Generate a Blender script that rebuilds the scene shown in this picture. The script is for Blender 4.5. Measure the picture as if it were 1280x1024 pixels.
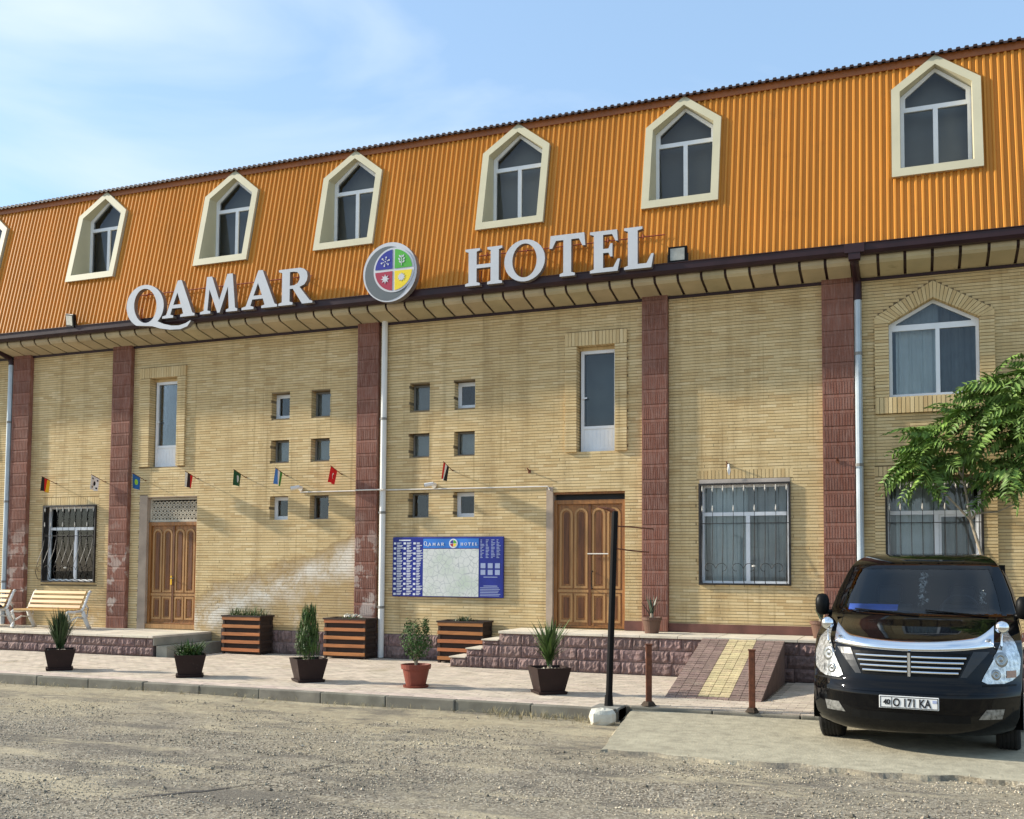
import bpy, bmesh, math, random
import numpy as np
from mathutils import Matrix, Vector
from mathutils.geometry import tessellate_polygon
R = math.radians
random.seed(7)
rnd = random.Random(11)
scene = bpy.context.scene
for o in list(bpy.data.objects):
    bpy.data.objects.remove(o)

# ------------------------------------------------------------------ camera
cd = bpy.data.cameras.new('camera')
cam = bpy.data.objects.new('camera', cd)
scene.collection.objects.link(cam)
cd.sensor_width = 36.0
cd.sensor_fit = 'HORIZONTAL'
cd.lens = 1270.0 / 1280.0 * 36.0
cd.shift_y = (646.35 - 512.0) / 1280.0
cd.clip_end = 3000.0
cam.matrix_world = Matrix((
    (0.93068162, 0.01314124, 0.36559408, 0.0),
    (0.36576961, -0.05161176, -0.92927328, -16.718),
    (0.00665711, 0.99858076, -0.05284079, 1.75),
    (0, 0, 0, 1)))
scene.camera = cam

# ------------------------------------------------------------------ light
SUN_DIR = Vector((1.0, 0.185, -0.48)).normalized()       # the way the light travels
sd = bpy.data.lights.new('sun', 'SUN')
sd.energy = 3.7
sd.angle = R(2.2)
sd.color = (1.0, 0.93, 0.80)
sun = bpy.data.objects.new('sun', sd)
scene.collection.objects.link(sun)
sun.rotation_euler = SUN_DIR.to_track_quat('-Z', 'Y').to_euler()
sun.location = (-30, -10, 25)

world = bpy.data.worlds.new('World')
scene.world = world
world.use_nodes = True
wn, wl = world.node_tree.nodes, world.node_tree.links
wn.clear()
w_out = wn.new('ShaderNodeOutputWorld')
w_bg = wn.new('ShaderNodeBackground')
w_bg.inputs['Strength'].default_value = 0.137
w_sky = wn.new('ShaderNodeTexSky')
w_sky.sky_type = 'NISHITA'
w_sky.sun_disc = False
w_sky.sun_elevation = R(25.1)
w_sky.sun_rotation = math.atan2(-1.0, -0.185)
w_sky.dust_density = 0.6
w_sky.ozone_density = 1.6
w_sky.air_density = 1.0
w_tc = wn.new('ShaderNodeTexCoord')
w_map = wn.new('ShaderNodeMapping')
w_map.inputs['Rotation'].default_value = (0, R(14), R(20))
w_map.inputs['Scale'].default_value = (1.1, 1.6, 4.2)
w_n = wn.new('ShaderNodeTexNoise')
w_n.inputs['Scale'].default_value = 1.7
w_n.inputs['Detail'].default_value = 8.0
w_n.inputs['Roughness'].default_value = 0.48
w_n.inputs['Distortion'].default_value = 0.5
w_r = wn.new('ShaderNodeValToRGB')
w_r.color_ramp.elements[0].position = 0.43
w_r.color_ramp.elements[0].color = (0.0, 0.0, 0.0, 1)
w_r.color_ramp.elements[1].position = 0.70
w_r.color_ramp.elements[1].color = (0.85, 0.85, 0.85, 1)
w_mix = wn.new('ShaderNodeMix')
w_mix.data_type = 'RGBA'
w_mix.inputs[7].default_value = (3.25, 3.75, 4.25, 1)          # thin white cloud, lit
w_veil = wn.new('ShaderNodeMix')
w_veil.data_type = 'RGBA'
w_veil.inputs[0].default_value = 0.5
w_veil.inputs[7].default_value = (1.80, 2.72, 3.85, 1)        # even high veil
wl.new(w_tc.outputs['Generated'], w_map.inputs['Vector'])
wl.new(w_map.outputs['Vector'], w_n.inputs['Vector'])
wl.new(w_n.outputs['Fac'], w_r.inputs['Fac'])
wl.new(w_r.outputs['Color'], w_mix.inputs[0])
wl.new(w_sky.outputs['Color'], w_veil.inputs[6])
wl.new(w_veil.outputs[2], w_mix.inputs[6])
wl.new(w_mix.outputs[2], w_bg.inputs['Color'])
wl.new(w_bg.outputs['Background'], w_out.inputs['Surface'])

vs = scene.view_settings
vs.view_transform = 'Standard'
vs.look = 'None'
vs.exposure = 1.0
vs.gamma = 1.0
vs.use_curve_mapping = False
try:
    scene.cycles.max_bounces = 8
    scene.cycles.transparent_max_bounces = 10
except Exception:
    pass


# ------------------------------------------------------------------ materials
def new_mat(name):
    m = bpy.data.materials.new(name)
    m.use_nodes = True
    nt = m.node_tree
    b = nt.nodes['Principled BSDF']
    return m, nt.nodes, nt.links, b


def mixc(n, l, fac, a, b, mode='MIX'):
    x = n.new('ShaderNodeMix')
    x.data_type = 'RGBA'
    x.blend_type = mode
    for sock, v in ((x.inputs[0], fac), (x.inputs[6], a), (x.inputs[7], b)):
        if hasattr(v, 'node'):
            l.new(v, sock)
        elif isinstance(v, (int, float)):
            sock.default_value = v
        else:
            sock.default_value = (*v[:3], 1)
    return x.outputs[2]


def math_n(n, l, op, a, b=None, c=None, clamp=False):
    x = n.new('ShaderNodeMath')
    x.operation = op
    x.use_clamp = clamp
    for i, v in enumerate((a, b, c)):
        if v is None:
            continue
        if hasattr(v, 'node'):
            l.new(v, x.inputs[i])
        else:
            x.inputs[i].default_value = v
    return x.outputs[0]


def noise(n, l, scale, vec=None, detail=4, rough=0.55, dist=0.0, mapscale=None):
    x = n.new('ShaderNodeTexNoise')
    x.inputs['Scale'].default_value = scale
    x.inputs['Detail'].default_value = detail
    x.inputs['Roughness'].default_value = rough
    x.inputs['Distortion'].default_value = dist
    if vec is None:
        tc = n.new('ShaderNodeNewGeometry')
        vec = tc.outputs['Position']
    if mapscale:
        mp = n.new('ShaderNodeMapping')
        mp.inputs['Scale'].default_value = mapscale
        l.new(vec, mp.inputs['Vector'])
        vec = mp.outputs['Vector']
    l.new(vec, x.inputs['Vector'])
    return x.outputs['Fac']


def ramp(n, l, fac, stops):
    r = n.new('ShaderNodeValToRGB')
    els = r.color_ramp.elements
    while len(els) < len(stops):
        els.new(0.5)
    for e, (p, c) in zip(els, stops):
        e.position = p
        e.color = (c, c, c, 1) if isinstance(c, (int, float)) else (*c, 1)
    l.new(fac, r.inputs['Fac'])
    return r.outputs['Color']


def bump(n, l, b, h, strength, dist=0.01):
    x = n.new('ShaderNodeBump')
    x.inputs['Strength'].default_value = strength
    x.inputs['Distance'].default_value = dist
    l.new(h, x.inputs['Height'])
    l.new(x.outputs['Normal'], b.inputs['Normal'])


def mul(c, f):
    return tuple(min(1.0, v * f) for v in c)


def pm(name, col, rough=0.7, var=0.25, scale=6.0, bmp=0.15, bscale=90.0, metal=0.0, rv=None, coat=0.0, spec=0.4, dirt=None, mapscale=None, bdist=0.004):
    """procedural material: a base colour broken by two noises, fine relief, optionally varied per object or per island"""
    m, n, l, b = new_mat(name)
    f1 = noise(n, l, scale, detail=6, mapscale=mapscale)
    c = mixc(n, l, ramp(n, l, f1, [(0.3, 0.0), (0.7, 1.0)]), mul(col, 1 - var), mul(col, 1 + var))
    if rv:
        if rv[0] == 'object':
            oi = n.new('ShaderNodeObjectInfo')
            rf = oi.outputs['Random']
        else:
            g = n.new('ShaderNodeNewGeometry')
            rf = g.outputs['Random Per Island']
        hv = n.new('ShaderNodeHueSaturation')
        l.new(c, hv.inputs['Color'])
        l.new(math_n(n, l, 'MULTIPLY_ADD', rf, 2 * rv[1], 1 - rv[1]), hv.inputs['Value'])
        r2 = math_n(n, l, 'FRACT', math_n(n, l, 'MULTIPLY', rf, 17.31))
        l.new(math_n(n, l, 'MULTIPLY_ADD', r2, 0.0 if rv[1] <= 0.05 else 0.016, 0.5 if rv[1] <= 0.05 else 0.492), hv.inputs['Hue'])
        c = hv.outputs['Color']
    if dirt:
        f2 = noise(n, l, dirt[1], detail=8, rough=0.65)
        c = mixc(n, l, ramp(n, l, f2, [(dirt[2], 0.0), (dirt[2] + 0.18, 1.0)]), c, dirt[0])
    l.new(c, b.inputs['Base Color'])
    f3 = noise(n, l, bscale, detail=3)
    if bmp:
        bump(n, l, b, f3, bmp, bdist)
    l.new(math_n(n, l, 'MULTIPLY_ADD', f1, 0.2, rough - 0.1, clamp=True), b.inputs['Roughness'])
    b.inputs['Metallic'].default_value = metal
    b.inputs['Specular IOR Level'].default_value = spec
    if coat:
        b.inputs['Coat Weight'].default_value = coat
        b.inputs['Coat Roughness'].default_value = 0.04
    return m


M = {}
# yellow facing brick with salts, damp and run-off stains
m, n, l, b = new_mat('yellow_brick')
g = n.new('ShaderNodeNewGeometry')
pos = g.outputs['Position']
isl = g.outputs['Random Per Island']
c = ramp(n, l, isl, [(0.0, (0.53, 0.365, 0.175)), (0.14, (0.605, 0.44, 0.22)), (0.5, (0.655, 0.49, 0.255)), (0.85, (0.70, 0.54, 0.295)), (0.97, (0.75, 0.59, 0.34)), (1.0, (0.54, 0.37, 0.18))])
big = noise(n, l, 0.55, pos, 5, 0.6)
c = mixc(n, l, ramp(n, l, big, [(0.35, 0.0), (0.7, 0.55)]), c, (0.47, 0.33, 0.15))
mid = noise(n, l, 3.0, pos, 6, 0.65)
c = mixc(n, l, ramp(n, l, mid, [(0.42, 0.0), (0.75, 0.4)]), c, (0.70, 0.55, 0.31))
fine = noise(n, l, 1.0, pos, 3, 0.5, mapscale=(11.0, 1.0, 0.35))
c = mixc(n, l, ramp(n, l, fine, [(0.62, 0.0), (0.74, 0.6)]), c, (0.33, 0.23, 0.10))
streak = noise(n, l, 1.0, pos, 5, 0.6, mapscale=(3.2, 1.0, 0.16))
c = mixc(n, l, ramp(n, l, streak, [(0.50, 0.0), (0.72, 0.55)]), c, (0.31, 0.205, 0.09))
sep = n.new('ShaderNodeSeparateXYZ')
l.new(pos, sep.inputs[0])
X_, Z_ = sep.outputs[0], sep.outputs[2]
# the damp patch between the first door and the middle pilaster: rises to the right
band = math_n(n, l, 'SUBTRACT', Z_, math_n(n, l, 'MULTIPLY_ADD', math_n(n, l, 'ADD', X_, 13.0), 0.33, 0.92))
wob = noise(n, l, 1.6, pos, 6, 0.65)
band = math_n(n, l, 'ADD', band, math_n(n, l, 'MULTIPLY_ADD', wob, 1.1, -0.55))
inx = math_n(n, l, 'MULTIPLY', ramp(n, l, math_n(n, l, 'MULTIPLY_ADD', X_, 0.04, 1.0), [(0.446, 0.0), (0.464, 1.0)]),
             ramp(n, l, math_n(n, l, 'MULTIPLY_ADD', X_, 0.04, 1.0), [(0.614, 1.0), (0.630, 0.0)]))
damp = math_n(n, l, 'MULTIPLY', ramp(n, l, math_n(n, l, 'MULTIPLY_ADD', band, 0.4, 0.5), [(0.0, 0.5), (0.5, 0.9), (0.66, 0.85), (0.69, 0.0)]), inx)
c = mixc(n, l, math_n(n, l, 'MULTIPLY', damp, 0.62), c, (0.30, 0.19, 0.085))
salt = math_n(n, l, 'MULTIPLY', ramp(n, l, math_n(n, l, 'MULTIPLY_ADD', band, 0.8, 0.5), [(0.12, 0.0), (0.42, 1.0), (0.52, 1.0), (0.82, 0.0)]), inx)
sn = math_n(n, l, 'MULTIPLY_ADD', noise(n, l, 14.0, pos, 6, 0.8), 0.35, math_n(n, l, 'MULTIPLY', noise(n, l, 1.5, pos, 9, 0.7, 0.6), 0.65))
salt = math_n(n, l, 'MULTIPLY', salt, ramp(n, l, sn, [(0.40, 0.0), (0.55, 1.0)]))
# salts low on every wall
lown = noise(n, l, 2.2, pos, 8, 0.7)
low = math_n(n, l, 'MULTIPLY', ramp(n, l, math_n(n, l, 'MULTIPLY', Z_, 0.5), [(0.28, 1.0), (0.72, 0.0)]), ramp(n, l, lown, [(0.55, 0.0), (0.68, 0.7)]))
low = math_n(n, l, 'MULTIPLY', low, ramp(n, l, math_n(n, l, 'MULTIPLY_ADD', X_, 0.04, 1.0), [(0.60, 1.0), (0.74, 0.2)]))
salt = math_n(n, l, 'MAXIMUM', salt, low)
c = mixc(n, l, math_n(n, l, 'MULTIPLY', salt, 0.92), c, (0.74, 0.68, 0.58))
l.new(c, b.inputs['Base Color'])
b.inputs['Roughness'].default_value = 0.85
b.inputs['Specular IOR Level'].default_value = 0.25
bump(n, l, b, noise(n, l, 55, pos, 4, 0.6), 0.35, 0.006)
M['brick'] = m
M['mortar'] = pm('mortar', (0.21, 0.155, 0.085), 0.95, 0.3, 2.0, 0.3, 60)

m, n, l, b = new_mat('ribbed_tile')
oi = n.new('ShaderNodeObjectInfo')
g = n.new('ShaderNodeNewGeometry')
c = ramp(n, l, oi.outputs['Random'], [(0.0, (0.185, 0.077, 0.053)), (0.5, (0.22, 0.09, 0.061)), (1.0, (0.27, 0.115, 0.08))])
c = mixc(n, l, ramp(n, l, noise(n, l, 7.0, g.outputs['Position'], 6, 0.7, mapscale=(6, 1, 0.6)), [(0.42, 0.0), (0.66, 0.65)]), c, (0.33, 0.205, 0.165))
c = mixc(n, l, ramp(n, l, noise(n, l, 1.2, g.outputs['Position'], 6, 0.7), [(0.5, 0.0), (0.75, 0.5)]), c, (0.11, 0.055, 0.04))
sep = n.new('ShaderNodeSeparateXYZ')
l.new(g.outputs['Position'], sep.inputs[0])
lowz = ramp(n, l, math_n(n, l, 'MULTIPLY', sep.outputs[2], 0.25), [(0.18, 0.0), (0.24, 1.0), (0.55, 0.6), (0.72, 0.0)])
peel = math_n(n, l, 'MULTIPLY', lowz, ramp(n, l, noise(n, l, 3.3, g.outputs['Position'], 6, 0.6), [(0.535, 0.0), (0.585, 0.85)]))
lx = ramp(n, l, math_n(n, l, 'MULTIPLY_ADD', sep.outputs[0], 0.04, 1.0), [(0.66, 1.0), (0.72, 0.0)])
c = mixc(n, l, math_n(n, l, 'MULTIPLY', peel, lx), c, (0.52, 0.43, 0.37))
l.new(c, b.inputs['Base Color'])
b.inputs['Roughness'].default_value = 0.75
b.inputs['Specular IOR Level'].default_value = 0.15
bump(n, l, b, noise(n, l, 40, g.outputs['Position'], 4), 0.25, 0.004)
M['tile'] = m

M['roof'] = pm('orange_roof_sheet', (0.58, 0.24, 0.040), 0.5, 0.10, 1.2, 0.06, 30, rv=('object', 0.05), spec=0.16, dirt=((0.46, 0.185, 0.035), 1.7, 0.60), mapscale=(4, 1, 0.25))
M['roof_dark'] = pm('dark_roof_sheet', (0.045, 0.022, 0.016), 0.5, 0.3, 4, 0.1)
M['flashing'] = pm('roof_flashing', (0.30, 0.095, 0.022), 0.45, 0.2, 2, 0.05)
M['gutter'] = pm('gutter_brown', (0.030, 0.012, 0.015), 0.4, 0.3, 3, 0.05, spec=0.3)
M['soffit'] = pm('cream_soffit', (0.45, 0.375, 0.235), 0.6, 0.12, 3, 0.05, rv=('object', 0.08), dirt=((0.22, 0.17, 0.09), 2.5, 0.62))
M['casing'] = pm('cream_casing', (0.52, 0.475, 0.325), 0.5, 0.06, 2, 0.04, dirt=((0.46, 0.41, 0.28), 3, 0.66))
M['upvc'] = pm('white_frame', (0.78, 0.79, 0.80), 0.35, 0.05, 4, 0.02, dirt=((0.58, 0.56, 0.52), 5, 0.68))
M['greyframe'] = pm('grey_frame', (0.20, 0.19, 0.17), 0.5, 0.15, 4, 0.05)
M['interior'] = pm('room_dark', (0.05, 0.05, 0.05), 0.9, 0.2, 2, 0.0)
M['room_grey'] = pm('blind_grey', (0.40, 0.385, 0.35), 0.9, 0.12, 1.0, 0.0, rv=('object', 0.35))
M['curtain'] = pm('sheer_curtain', (0.74, 0.76, 0.75), 0.9, 0.06, 5, 0.0)
M['curtain_dark'] = pm('grey_curtain', (0.48, 0.47, 0.46), 0.9, 0.1, 5, 0.0)
M['plaster'] = pm('grey_plaster', (0.42, 0.36, 0.31), 0.9, 0.2, 3, 0.3, 40)
M['jamb'] = pm('brown_jamb_plaster', (0.37, 0.285, 0.215), 0.9, 0.2, 3, 0.3, 40)
M['lattice'] = pm('pale_lattice', (0.50, 0.44, 0.34), 0.8, 0.2, 8, 0.2)
M['iron'] = pm('black_iron', (0.018, 0.014, 0.012), 0.5, 0.4, 20, 0.2, 120)
M['iron_tip'] = pm('pale_spear_tip', (0.55, 0.52, 0.46), 0.6, 0.2, 20, 0.1)
M['conduit'] = pm('white_conduit', (0.66, 0.62, 0.55), 0.6, 0.1, 4, 0.03)
M['pipe_white'] = pm('white_pipe', (0.70, 0.69, 0.65), 0.5, 0.08, 2, 0.03, dirt=((0.45, 0.41, 0.36), 2, 0.62))
M['zinc'] = pm('zinc_pipe', (0.42, 0.47, 0.50), 0.45, 0.15, 2, 0.05, metal=0.35, dirt=((0.30, 0.31, 0.31), 3, 0.6))
M['wood'] = pm('varnished_wood', (0.275, 0.115, 0.031), 0.45, 0.3, 2.5, 0.2, 30, mapscale=(9, 9, 1), spec=0.45)
M['wood_panel'] = pm('dark_wood_panel', (0.125, 0.045, 0.015), 0.45, 0.35, 3.0, 0.2, 30, mapscale=(9, 9, 1))
M['wood_light'] = pm('light_wood_trim', (0.37, 0.195, 0.072), 0.45, 0.2, 3.0, 0.15, 30, mapscale=(9, 9, 1))
M['crate'] = pm('orange_stained_slat', (0.37, 0.135, 0.042), 0.5, 0.25, 3, 0.2, 30, rv=('object', 0.12), mapscale=(1, 4, 9))
M['crate_in'] = pm('dark_crate_board', (0.035, 0.020, 0.014), 0.8, 0.3, 4, 0.2)
M['bench_slat'] = pm('yellow_slat', (0.50, 0.29, 0.082), 0.45, 0.15, 3, 0.1, 30, rv=('object', 0.06), mapscale=(1, 6, 6))
M['bench_iron'] = pm('white_cast_iron', (0.72, 0.70, 0.66), 0.5, 0.1, 8, 0.15, dirt=((0.42, 0.36, 0.30), 6, 0.64))
M['pot_brown'] = pm('brown_plastic_pot', (0.026, 0.014, 0.012), 0.55, 0.2, 5, 0.08, spec=0.2, dirt=((0.12, 0.09, 0.07), 7, 0.62))
M['terracotta'] = pm('terracotta_pot', (0.19, 0.040, 0.022), 0.6, 0.2, 5, 0.1, dirt=((0.27, 0.10, 0.07), 6, 0.66))
M['pot_tan'] = pm('brown_round_pot', (0.13, 0.068, 0.045), 0.55, 0.2, 5, 0.1)
M['soil'] = pm('soil', (0.05, 0.034, 0.022), 0.95, 0.5, 20, 0.6, 60)
M['leaf_dark'] = pm('dark_leaf', (0.035, 0.062, 0.020), 0.5, 0.3, 10, 0.0, rv=('island', 0.45))
M['leaf_thuja'] = pm('thuja_leaf', (0.060, 0.105, 0.020), 0.55, 0.3, 10, 0.0, rv=('island', 0.45))
M['leaf_box'] = pm('shrub_leaf', (0.048, 0.092, 0.022), 0.6, 0.3, 10, 0.0, spec=0.2, rv=('island', 0.45))
M['leaf_yucca'] = pm('lance_leaf', (0.065, 0.115, 0.028), 0.45, 0.3, 10, 0.0, rv=('island', 0.4))
M['leaf_agave'] = pm('agave_leaf', (0.075, 0.10, 0.065), 0.5, 0.3, 10, 0.0, rv=('island', 0.3))
M['leaf_tree'] = pm('tree_leaf', (0.115, 0.19, 0.038), 0.55, 0.25, 5, 0.0, spec=0.25, rv=('island', 0.4))
M['grass'] = pm('grass_leaf', (0.085, 0.12, 0.03), 0.6, 0.3, 10, 0.0, rv=('island', 0.4))
M['petal'] = pm('white_petal', (0.75, 0.72, 0.62), 0.6, 0.1, 20, 0.0)
M['bark'] = pm('pale_bark', (0.33, 0.27, 0.19), 0.85, 0.3, 14, 0.3, 60)
M['stone_block'] = pm('split_face_stone', (0.205, 0.135, 0.122), 0.9, 0.35, 16, 0.9, 45, rv=('object', 0.16), dirt=((0.36, 0.28, 0.25), 22, 0.60), bdist=0.012)
M['joint'] = pm('stone_joint', (0.10, 0.075, 0.068), 0.95, 0.2, 4, 0.2)
M['cap'] = pm('terrace_slab', (0.60, 0.53, 0.42), 0.85, 0.15, 3, 0.2, 50, rv=('object', 0.07), dirt=((0.36, 0.30, 0.22), 4, 0.6))
M['step'] = pm('grey_step', (0.30, 0.28, 0.225), 0.85, 0.2, 3, 0.25, 50)
M['plinth'] = pm('red_plinth', (0.145, 0.062, 0.047), 0.8, 0.3, 3, 0.3, 40)
M['paver'] = pm('sand_paver', (0.52, 0.435, 0.34), 0.9, 0.18, 5, 0.35, 70, rv=('object', 0.10), dirt=((0.36, 0.29, 0.20), 1.2, 0.56))
M['paver_i'] = pm('sand_paver_field', (0.52, 0.435, 0.34), 0.9, 0.18, 5, 0.35, 70, rv=('island', 0.10), dirt=((0.36, 0.29, 0.20), 1.2, 0.56))
M['paver_pink_i'] = pm('pink_paver_border', (0.52, 0.42, 0.345), 0.9, 0.18, 5, 0.35, 70, rv=('island', 0.12), dirt=((0.34, 0.27, 0.2), 1.5, 0.58))
M['paver_purple'] = pm('purple_paver', (0.225, 0.155, 0.128), 0.9, 0.2, 6, 0.4, 70, rv=('object', 0.14), dirt=((0.36, 0.29, 0.22), 5, 0.62))
M['paver_yellow'] = pm('yellow_paver', (0.53, 0.43, 0.24), 0.9, 0.15, 6, 0.4, 70, rv=('object', 0.08))
M['bedding'] = pm('paver_joint_sand', (0.21, 0.165, 0.115), 0.95, 0.3, 6, 0.3)
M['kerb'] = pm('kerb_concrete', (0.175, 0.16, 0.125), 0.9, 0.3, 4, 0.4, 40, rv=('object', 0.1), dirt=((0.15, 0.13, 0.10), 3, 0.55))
M['concrete'] = pm('apron_concrete', (0.365, 0.325, 0.23), 0.92, 0.20, 9.0, 1.0, 45, dirt=((0.25, 0.22, 0.155), 5.0, 0.54), bdist=0.006)
M['footing'] = pm('footing_concrete', (0.22, 0.21, 0.18), 0.92, 0.25, 8, 0.5, 50)
M['rust'] = pm('rusty_steel', (0.14, 0.047, 0.022), 0.8, 0.4, 14, 0.4, 80)
M['black_post'] = pm('black_painted_steel', (0.007, 0.006, 0.006), 0.65, 0.3, 8, 0.15, 60, spec=0.15)
M['white_stone'] = pm('whitewashed_stone', (0.58, 0.55, 0.46), 0.9, 0.12, 9, 0.6, 40, dirt=((0.42, 0.38, 0.30), 6, 0.6), bdist=0.01)
M['letter'] = pm('white_letter', (0.52, 0.53, 0.55), 0.4, 0.04, 3, 0.0)
M['letter_side'] = pm('letter_side_grey', (0.17, 0.15, 0.14), 0.5, 0.1, 3, 0.0)
M['sign_rail'] = pm('red_sign_rail', (0.25, 0.045, 0.02), 0.6, 0.2, 8, 0.1)
M['logo_grey'] = pm('logo_grey', (0.12, 0.135, 0.14), 0.4, 0.05, 3, 0)
M['logo_blue'] = pm('logo_blue', (0.022, 0.028, 0.26), 0.4, 0.05, 3, 0)
M['logo_green'] = pm('logo_green', (0.07, 0.37, 0.035), 0.4, 0.05, 3, 0)
M['logo_red'] = pm('logo_red', (0.36, 0.025, 0.055), 0.4, 0.05, 3, 0)
M['logo_yellow'] = pm('logo_yellow', (0.80, 0.60, 0.02), 0.4, 0.05, 3, 0)
M['logo_white'] = pm('logo_white', (0.56, 0.56, 0.58), 0.4, 0.04, 3, 0)
M['board_blue'] = pm('board_blue', (0.012, 0.022, 0.20), 0.35, 0.3, 1.5, 0)
M['board_light_blue'] = pm('board_light_blue', (0.03, 0.16, 0.50), 0.35, 0.3, 1.5, 0)
M['board_white'] = pm('board_white', (0.66, 0.68, 0.72), 0.4, 0.05, 3, 0)
M['board_pale'] = pm('board_pale_blue', (0.30, 0.35, 0.52), 0.4, 0.1, 3, 0)
m, n, l, b = new_mat('printed_map')
g = n.new('ShaderNodeNewGeometry')
v = n.new('ShaderNodeTexVoronoi')
v.feature = 'DISTANCE_TO_EDGE'
v.inputs['Scale'].default_value = 9.0
l.new(g.outputs['Position'], v.inputs['Vector'])
c = mixc(n, l, ramp(n, l, noise(n, l, 2.3, g.outputs['Position'], 5), [(0.45, 0.0), (0.7, 1.0)]), (0.60, 0.61, 0.58), (0.47, 0.53, 0.44))
c = mixc(n, l, ramp(n, l, v.outputs['Distance'], [(0.02, 1.0), (0.05, 0.0)]), c, (0.40, 0.42, 0.42))
c = mixc(n, l, ramp(n, l, noise(n, l, 22, g.outputs['Position'], 5), [(0.6, 0.0), (0.68, 0.7)]), c, (0.33, 0.36, 0.33))
l.new(c, b.inputs['Base Color'])
b.inputs['Roughness'].default_value = 0.4
M['map'] = m
for nm, cc in {'flag_black': (0.012, 0.012, 0.012), 'flag_red': (0.60, 0.010, 0.012), 'flag_gold': (0.80, 0.45, 0.02), 'flag_white': (0.78, 0.76, 0.72), 'flag_sky': (0.02, 0.12, 0.36),
               'flag_lime': (0.30, 0.55, 0.05), 'flag_green': (0.012, 0.075, 0.03), 'flag_blue': (0.06, 0.19, 0.50), 'flag_leaf': (0.05, 0.22, 0.03), 'flag_dark': (0.03, 0.012, 0.012), 'cloth_navy': (0.018, 0.02, 0.045)}.items():
    M[nm] = pm(nm, cc, 0.8, 0.1, 8, 0.1, 200)
# car
m, n, l, b = new_mat('black_car_paint')
b.inputs['Base Color'].default_value = (0.0025, 0.0025, 0.003, 1)
l.new(ramp(n, l, noise(n, l, 3.0), [(0.4, 0.03), (0.7, 0.08)]), b.inputs['Roughness'])
b.inputs['Specular IOR Level'].default_value = 0.28
M['paint'] = m
M['chrome'] = pm('chrome', (0.82, 0.84, 0.87), 0.14, 0.03, 5, 0.0, metal=1.0)
M['lens_chrome'] = pm('lamp_reflector', (0.56, 0.57, 0.57), 0.26, 0.45, 26, 0.8, 26, metal=0.75)
M['lens_bulb'] = pm('lamp_bowl', (0.30, 0.31, 0.31), 0.2, 0.2, 30, 0.3, 40, metal=0.8)
M['fog_lens'] = pm('fog_lens', (0.22, 0.22, 0.21), 0.3, 0.5, 30, 0.5, 30, metal=0.5)
M['amber'] = pm('amber_lamp', (0.36, 0.20, 0.13), 0.25, 0.2, 30, 0.3)
M['black_plastic'] = pm('black_plastic', (0.006, 0.006, 0.006), 0.45, 0.2, 10, 0.1, spec=0.12)
M['grey_trim'] = pm('dark_grey_trim', (0.030, 0.031, 0.033), 0.35, 0.2, 10, 0.05)
M['tyre'] = pm('tyre_rubber', (0.014, 0.013, 0.012), 0.85, 0.3, 20, 0.3, 90, dirt=((0.07, 0.06, 0.045), 8, 0.62))
M['plate'] = pm('plate_white', (0.68, 0.68, 0.66), 0.45, 0.05, 10, 0.0)
M['plate_black'] = pm('plate_black', (0.012, 0.012, 0.014), 0.5, 0.1, 10, 0.0)
M['blue_sheet'] = pm('blue_sheet', (0.10, 0.20, 0.75), 0.4, 0.4, 3, 0.0)
M['rope'] = pm('grey_cable', (0.03, 0.03, 0.03), 0.7, 0.2, 10, 0)
M['flood_glass'] = pm('flood_lamp_face', (0.34, 0.34, 0.30), 0.25, 0.2, 12, 0.2)


def glass(name, tint, refl=1.0, rough=0.01):
    m, n, l, b = new_mat(name)
    n.remove(b)
    out = n['Material Output']
    fr = n.new('ShaderNodeFresnel')
    fr.inputs['IOR'].default_value = 1.5
    tr = n.new('ShaderNodeBsdfTransparent')
    gl = n.new('ShaderNodeBsdfGlossy')
    gl.inputs['Roughness'].default_value = rough
    gl.inputs['Color'].default_value = (refl, refl, refl, 1)
    f = noise(n, l, 1.5, detail=2)
    l.new(mixc(n, l, f, mul(tint, 0.9), mul(tint, 1.1)), tr.inputs['Color'])
    bp = n.new('ShaderNodeBump')
    bp.inputs['Strength'].default_value = 0.04
    bp.inputs['Distance'].default_value = 0.01
    l.new(noise(n, l, 1.1, detail=1), bp.inputs['Height'])
    l.new(bp.outputs['Normal'], gl.inputs['Normal'])
    mx = n.new('ShaderNodeMixShader')
    l.new(fr.outputs[0], mx.inputs[0])
    l.new(tr.outputs[0], mx.inputs[1])
    l.new(gl.outputs[0], mx.inputs[2])
    l.new(mx.outputs[0], out.inputs['Surface'])
    return m


M['glass'] = glass('window_glass', (0.84, 0.87, 0.87))
M['glass_dark'] = glass('tinted_glass', (0.66, 0.69, 0.70))
M['windscreen'] = glass('windscreen_glass', (0.66, 0.70, 0.74))

# street: grey worn chip seal, sandy dust near the kerb
m, n, l, b = new_mat('street_ground')
g = n.new('ShaderNodeNewGeometry')
pos = g.outputs['Position']
sep = n.new('ShaderNodeSeparateXYZ')
l.new(pos, sep.inputs[0])
chips = n.new('ShaderNodeTexVoronoi')
chips.inputs['Scale'].default_value = 55.0
l.new(pos, chips.inputs['Vector'])
rgb2 = n.new('ShaderNodeSeparateColor')
l.new(chips.outputs['Color'], rgb2.inputs[0])
c = ramp(n, l, rgb2.outputs[0], [(0.0, (0.105, 0.087, 0.064)), (0.5, (0.21, 0.178, 0.133)), (0.8, (0.315, 0.275, 0.21)), (1.0, (0.44, 0.39, 0.305))])
n1 = noise(n, l, 0.5, pos, 7, 0.65, 0.4)
dust_edge = math_n(n, l, 'MULTIPLY_ADD', sep.outputs[1], 0.24, 2.38)               # 1 at the kerb, falling towards the camera
dust = math_n(n, l, 'ADD', dust_edge, math_n(n, l, 'MULTIPLY_ADD', n1, 1.9, -1.15))
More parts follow.
